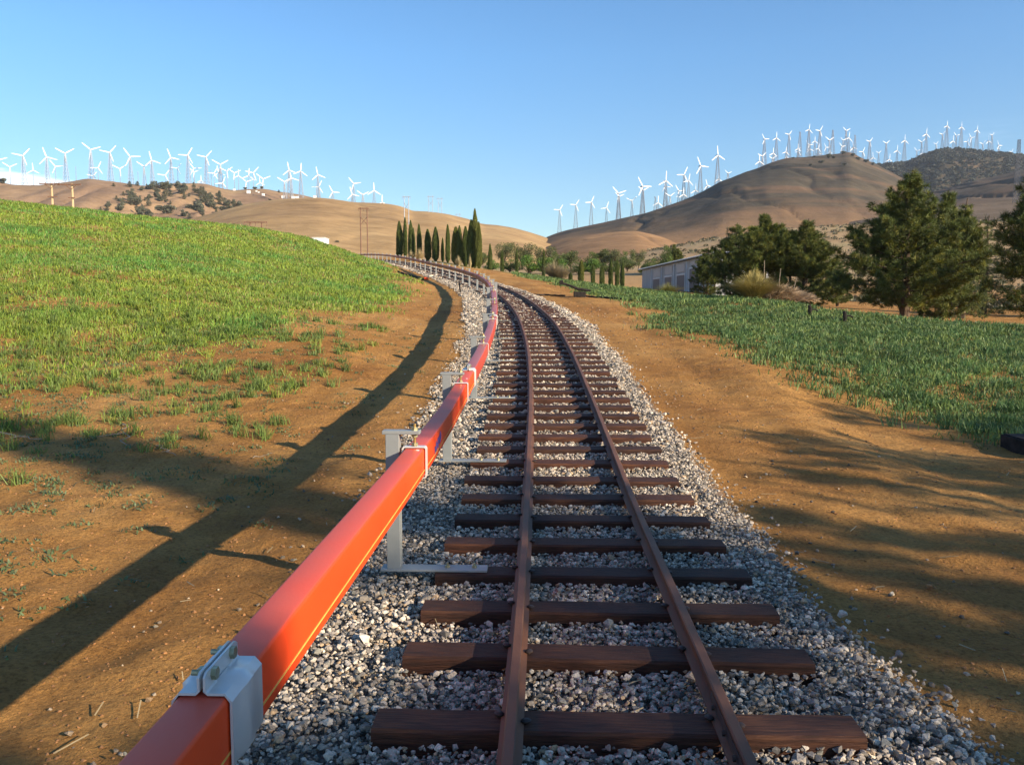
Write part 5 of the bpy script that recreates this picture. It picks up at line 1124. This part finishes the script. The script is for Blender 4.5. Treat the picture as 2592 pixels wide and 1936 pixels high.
# ------------------------------------------------------------------ bits and pieces
def pipe(pts, r, m, name, label, cat, dz=.0):
    ps_ = [ground_at(*p) for p in pts]; o0 = ps_[0].copy(); out_ = []
    for i in range(len(ps_)-1):
        for k in range(6):
            q = ps_[i].lerp(ps_[i+1], k/6); q.z = g1(q.x, q.y)+r*.8+dz; out_.append(q-o0)
    q = ps_[-1]; q.z = g1(q.x, q.y)+r*.8+dz; out_.append(q-o0); mb = MB(); mb.tube(out_, r, 8); o = link(name, mb.mesh(name, smooth=True), m); o.location = o0; return tag(o, label, cat)
pipe([(1295, 737), (1335, 745), (1380, 748), (1430, 751)], .035, M_rubber, 'irrigation_pipe', 'thin dark pipe lying across the right dirt strip up to the valve bracket', 'pipe')
pipe([(1472, 749), (1500, 753), (1540, 756), (1600, 762)], .035, M_rubber, 'irrigation_pipe', 'thin dark pipe running from the valve bracket into the green verge', 'pipe')
g = ground_at(1463, 752); e = empty('valve_bracket', g); tag(e, 'black metal bracket with a tilted arm where the two pipes meet', 'bracket')
mb = MB(); mb.box((-.16, -.15, -.02), (.28, .15, .20)); link('base_block', mb.mesh('base_block', .02), M_rubber, e)
mb = MB(); mb.tube([(-.62, 0, .52), (-.35, 0, .44), (0, 0, .30), (.35, 0, .25), (.48, 0, .24)], [.05, .04, .055, .05, .03], 8); link('arm', mb.mesh('arm'), M_rubber, e)
mb = MB(); mb.box((-.70, -.09, .46), (-.56, .09, .62)); link('end_plate', mb.mesh('end_plate', .01), M_rubber, e)
# stake and red marker on the left verge
g = ground_at(1166, 744); mb = MB(); mb.tube([(0, 0, -.05), (-.05, 0, .50)], [.030, .028], 6); o = link('stake', mb.mesh('stake'), M_rubber); o.location = g; tag(o, 'thin black leaning stake on the ballast shoulder left of the beam brackets', 'stake')
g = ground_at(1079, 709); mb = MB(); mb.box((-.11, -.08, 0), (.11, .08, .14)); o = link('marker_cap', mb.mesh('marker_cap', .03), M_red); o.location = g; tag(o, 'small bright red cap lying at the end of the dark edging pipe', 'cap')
pipe([(1008, 689), (1030, 697), (1060, 705), (1073, 709)], .06, M_rubber, 'edging_pipe', 'dark edging pipe along the toe of the left bank ending at the red cap', 'pipe')
# black box at the right edge
g = Vector(P(2578, 1150, 9.0)); z = g1(g.x, g.y); e = link('planter_box', None) if False else None
mb = MB(); mb.box((0, -.35, -.03), (.9, .35, .15)); mb.box((.02, -.33, .15), (.88, .33, .162)); o = link('black_crate', mb.mesh('black_crate', .012), M_rubber); o.location = (g.x, g.y, z); tag(o, 'black box at the right edge of the photo at the verge', 'box')
# valve stubs in the far verge
for px, py, d, h_, lab in ((2050, 790, 27, .22, 'short weathered stub standing behind the right verge, left of the black one'), (2138, 806, 25, .2, 'black valve stub with a side spout behind the right verge')):
    x, y, _ = P(px, py, d); z = g1(x, y); e = empty('valve_stub', (x, y, z)); tag(e, lab, 'stub'); mb = MB(); mb.tube([(0, 0, -.1), (0, 0, h_), (-.02, 0, h_+.1)], [.07, .06, .05], 8); link('pipe', mb.mesh('pipe', smooth=True), M_rubber if 'black' in lab else M_bark, e); mb = MB(); mb.tube([(0, 0, h_*.8), (.16, 0, h_*.85), (.24, 0, h_*.6)], .025, 6); link('spout', mb.mesh('spout'), M_rubber, e)

# ------------------------------------------------------------------ thin air between here and the hills
hz = MB(); hz.box((-3200, -700, -60), (3200, 3200, 420)); m = bpy.data.materials.new('haze_air'); m.use_nodes = True; n_ = m.node_tree.nodes; n_.remove(n_['Principled BSDF'])
pv_ = n_.new('ShaderNodeVolumePrincipled'); pv_.inputs['Color'].default_value = (.80, .88, 1, 1); pv_.inputs['Density'].default_value = .00007; pv_.inputs['Anisotropy'].default_value = .2
m.node_tree.links.new(pv_.outputs[0], n_['Material Output'].inputs['Volume']); tag(link('haze', hz.mesh('haze'), m), kind='stuff')
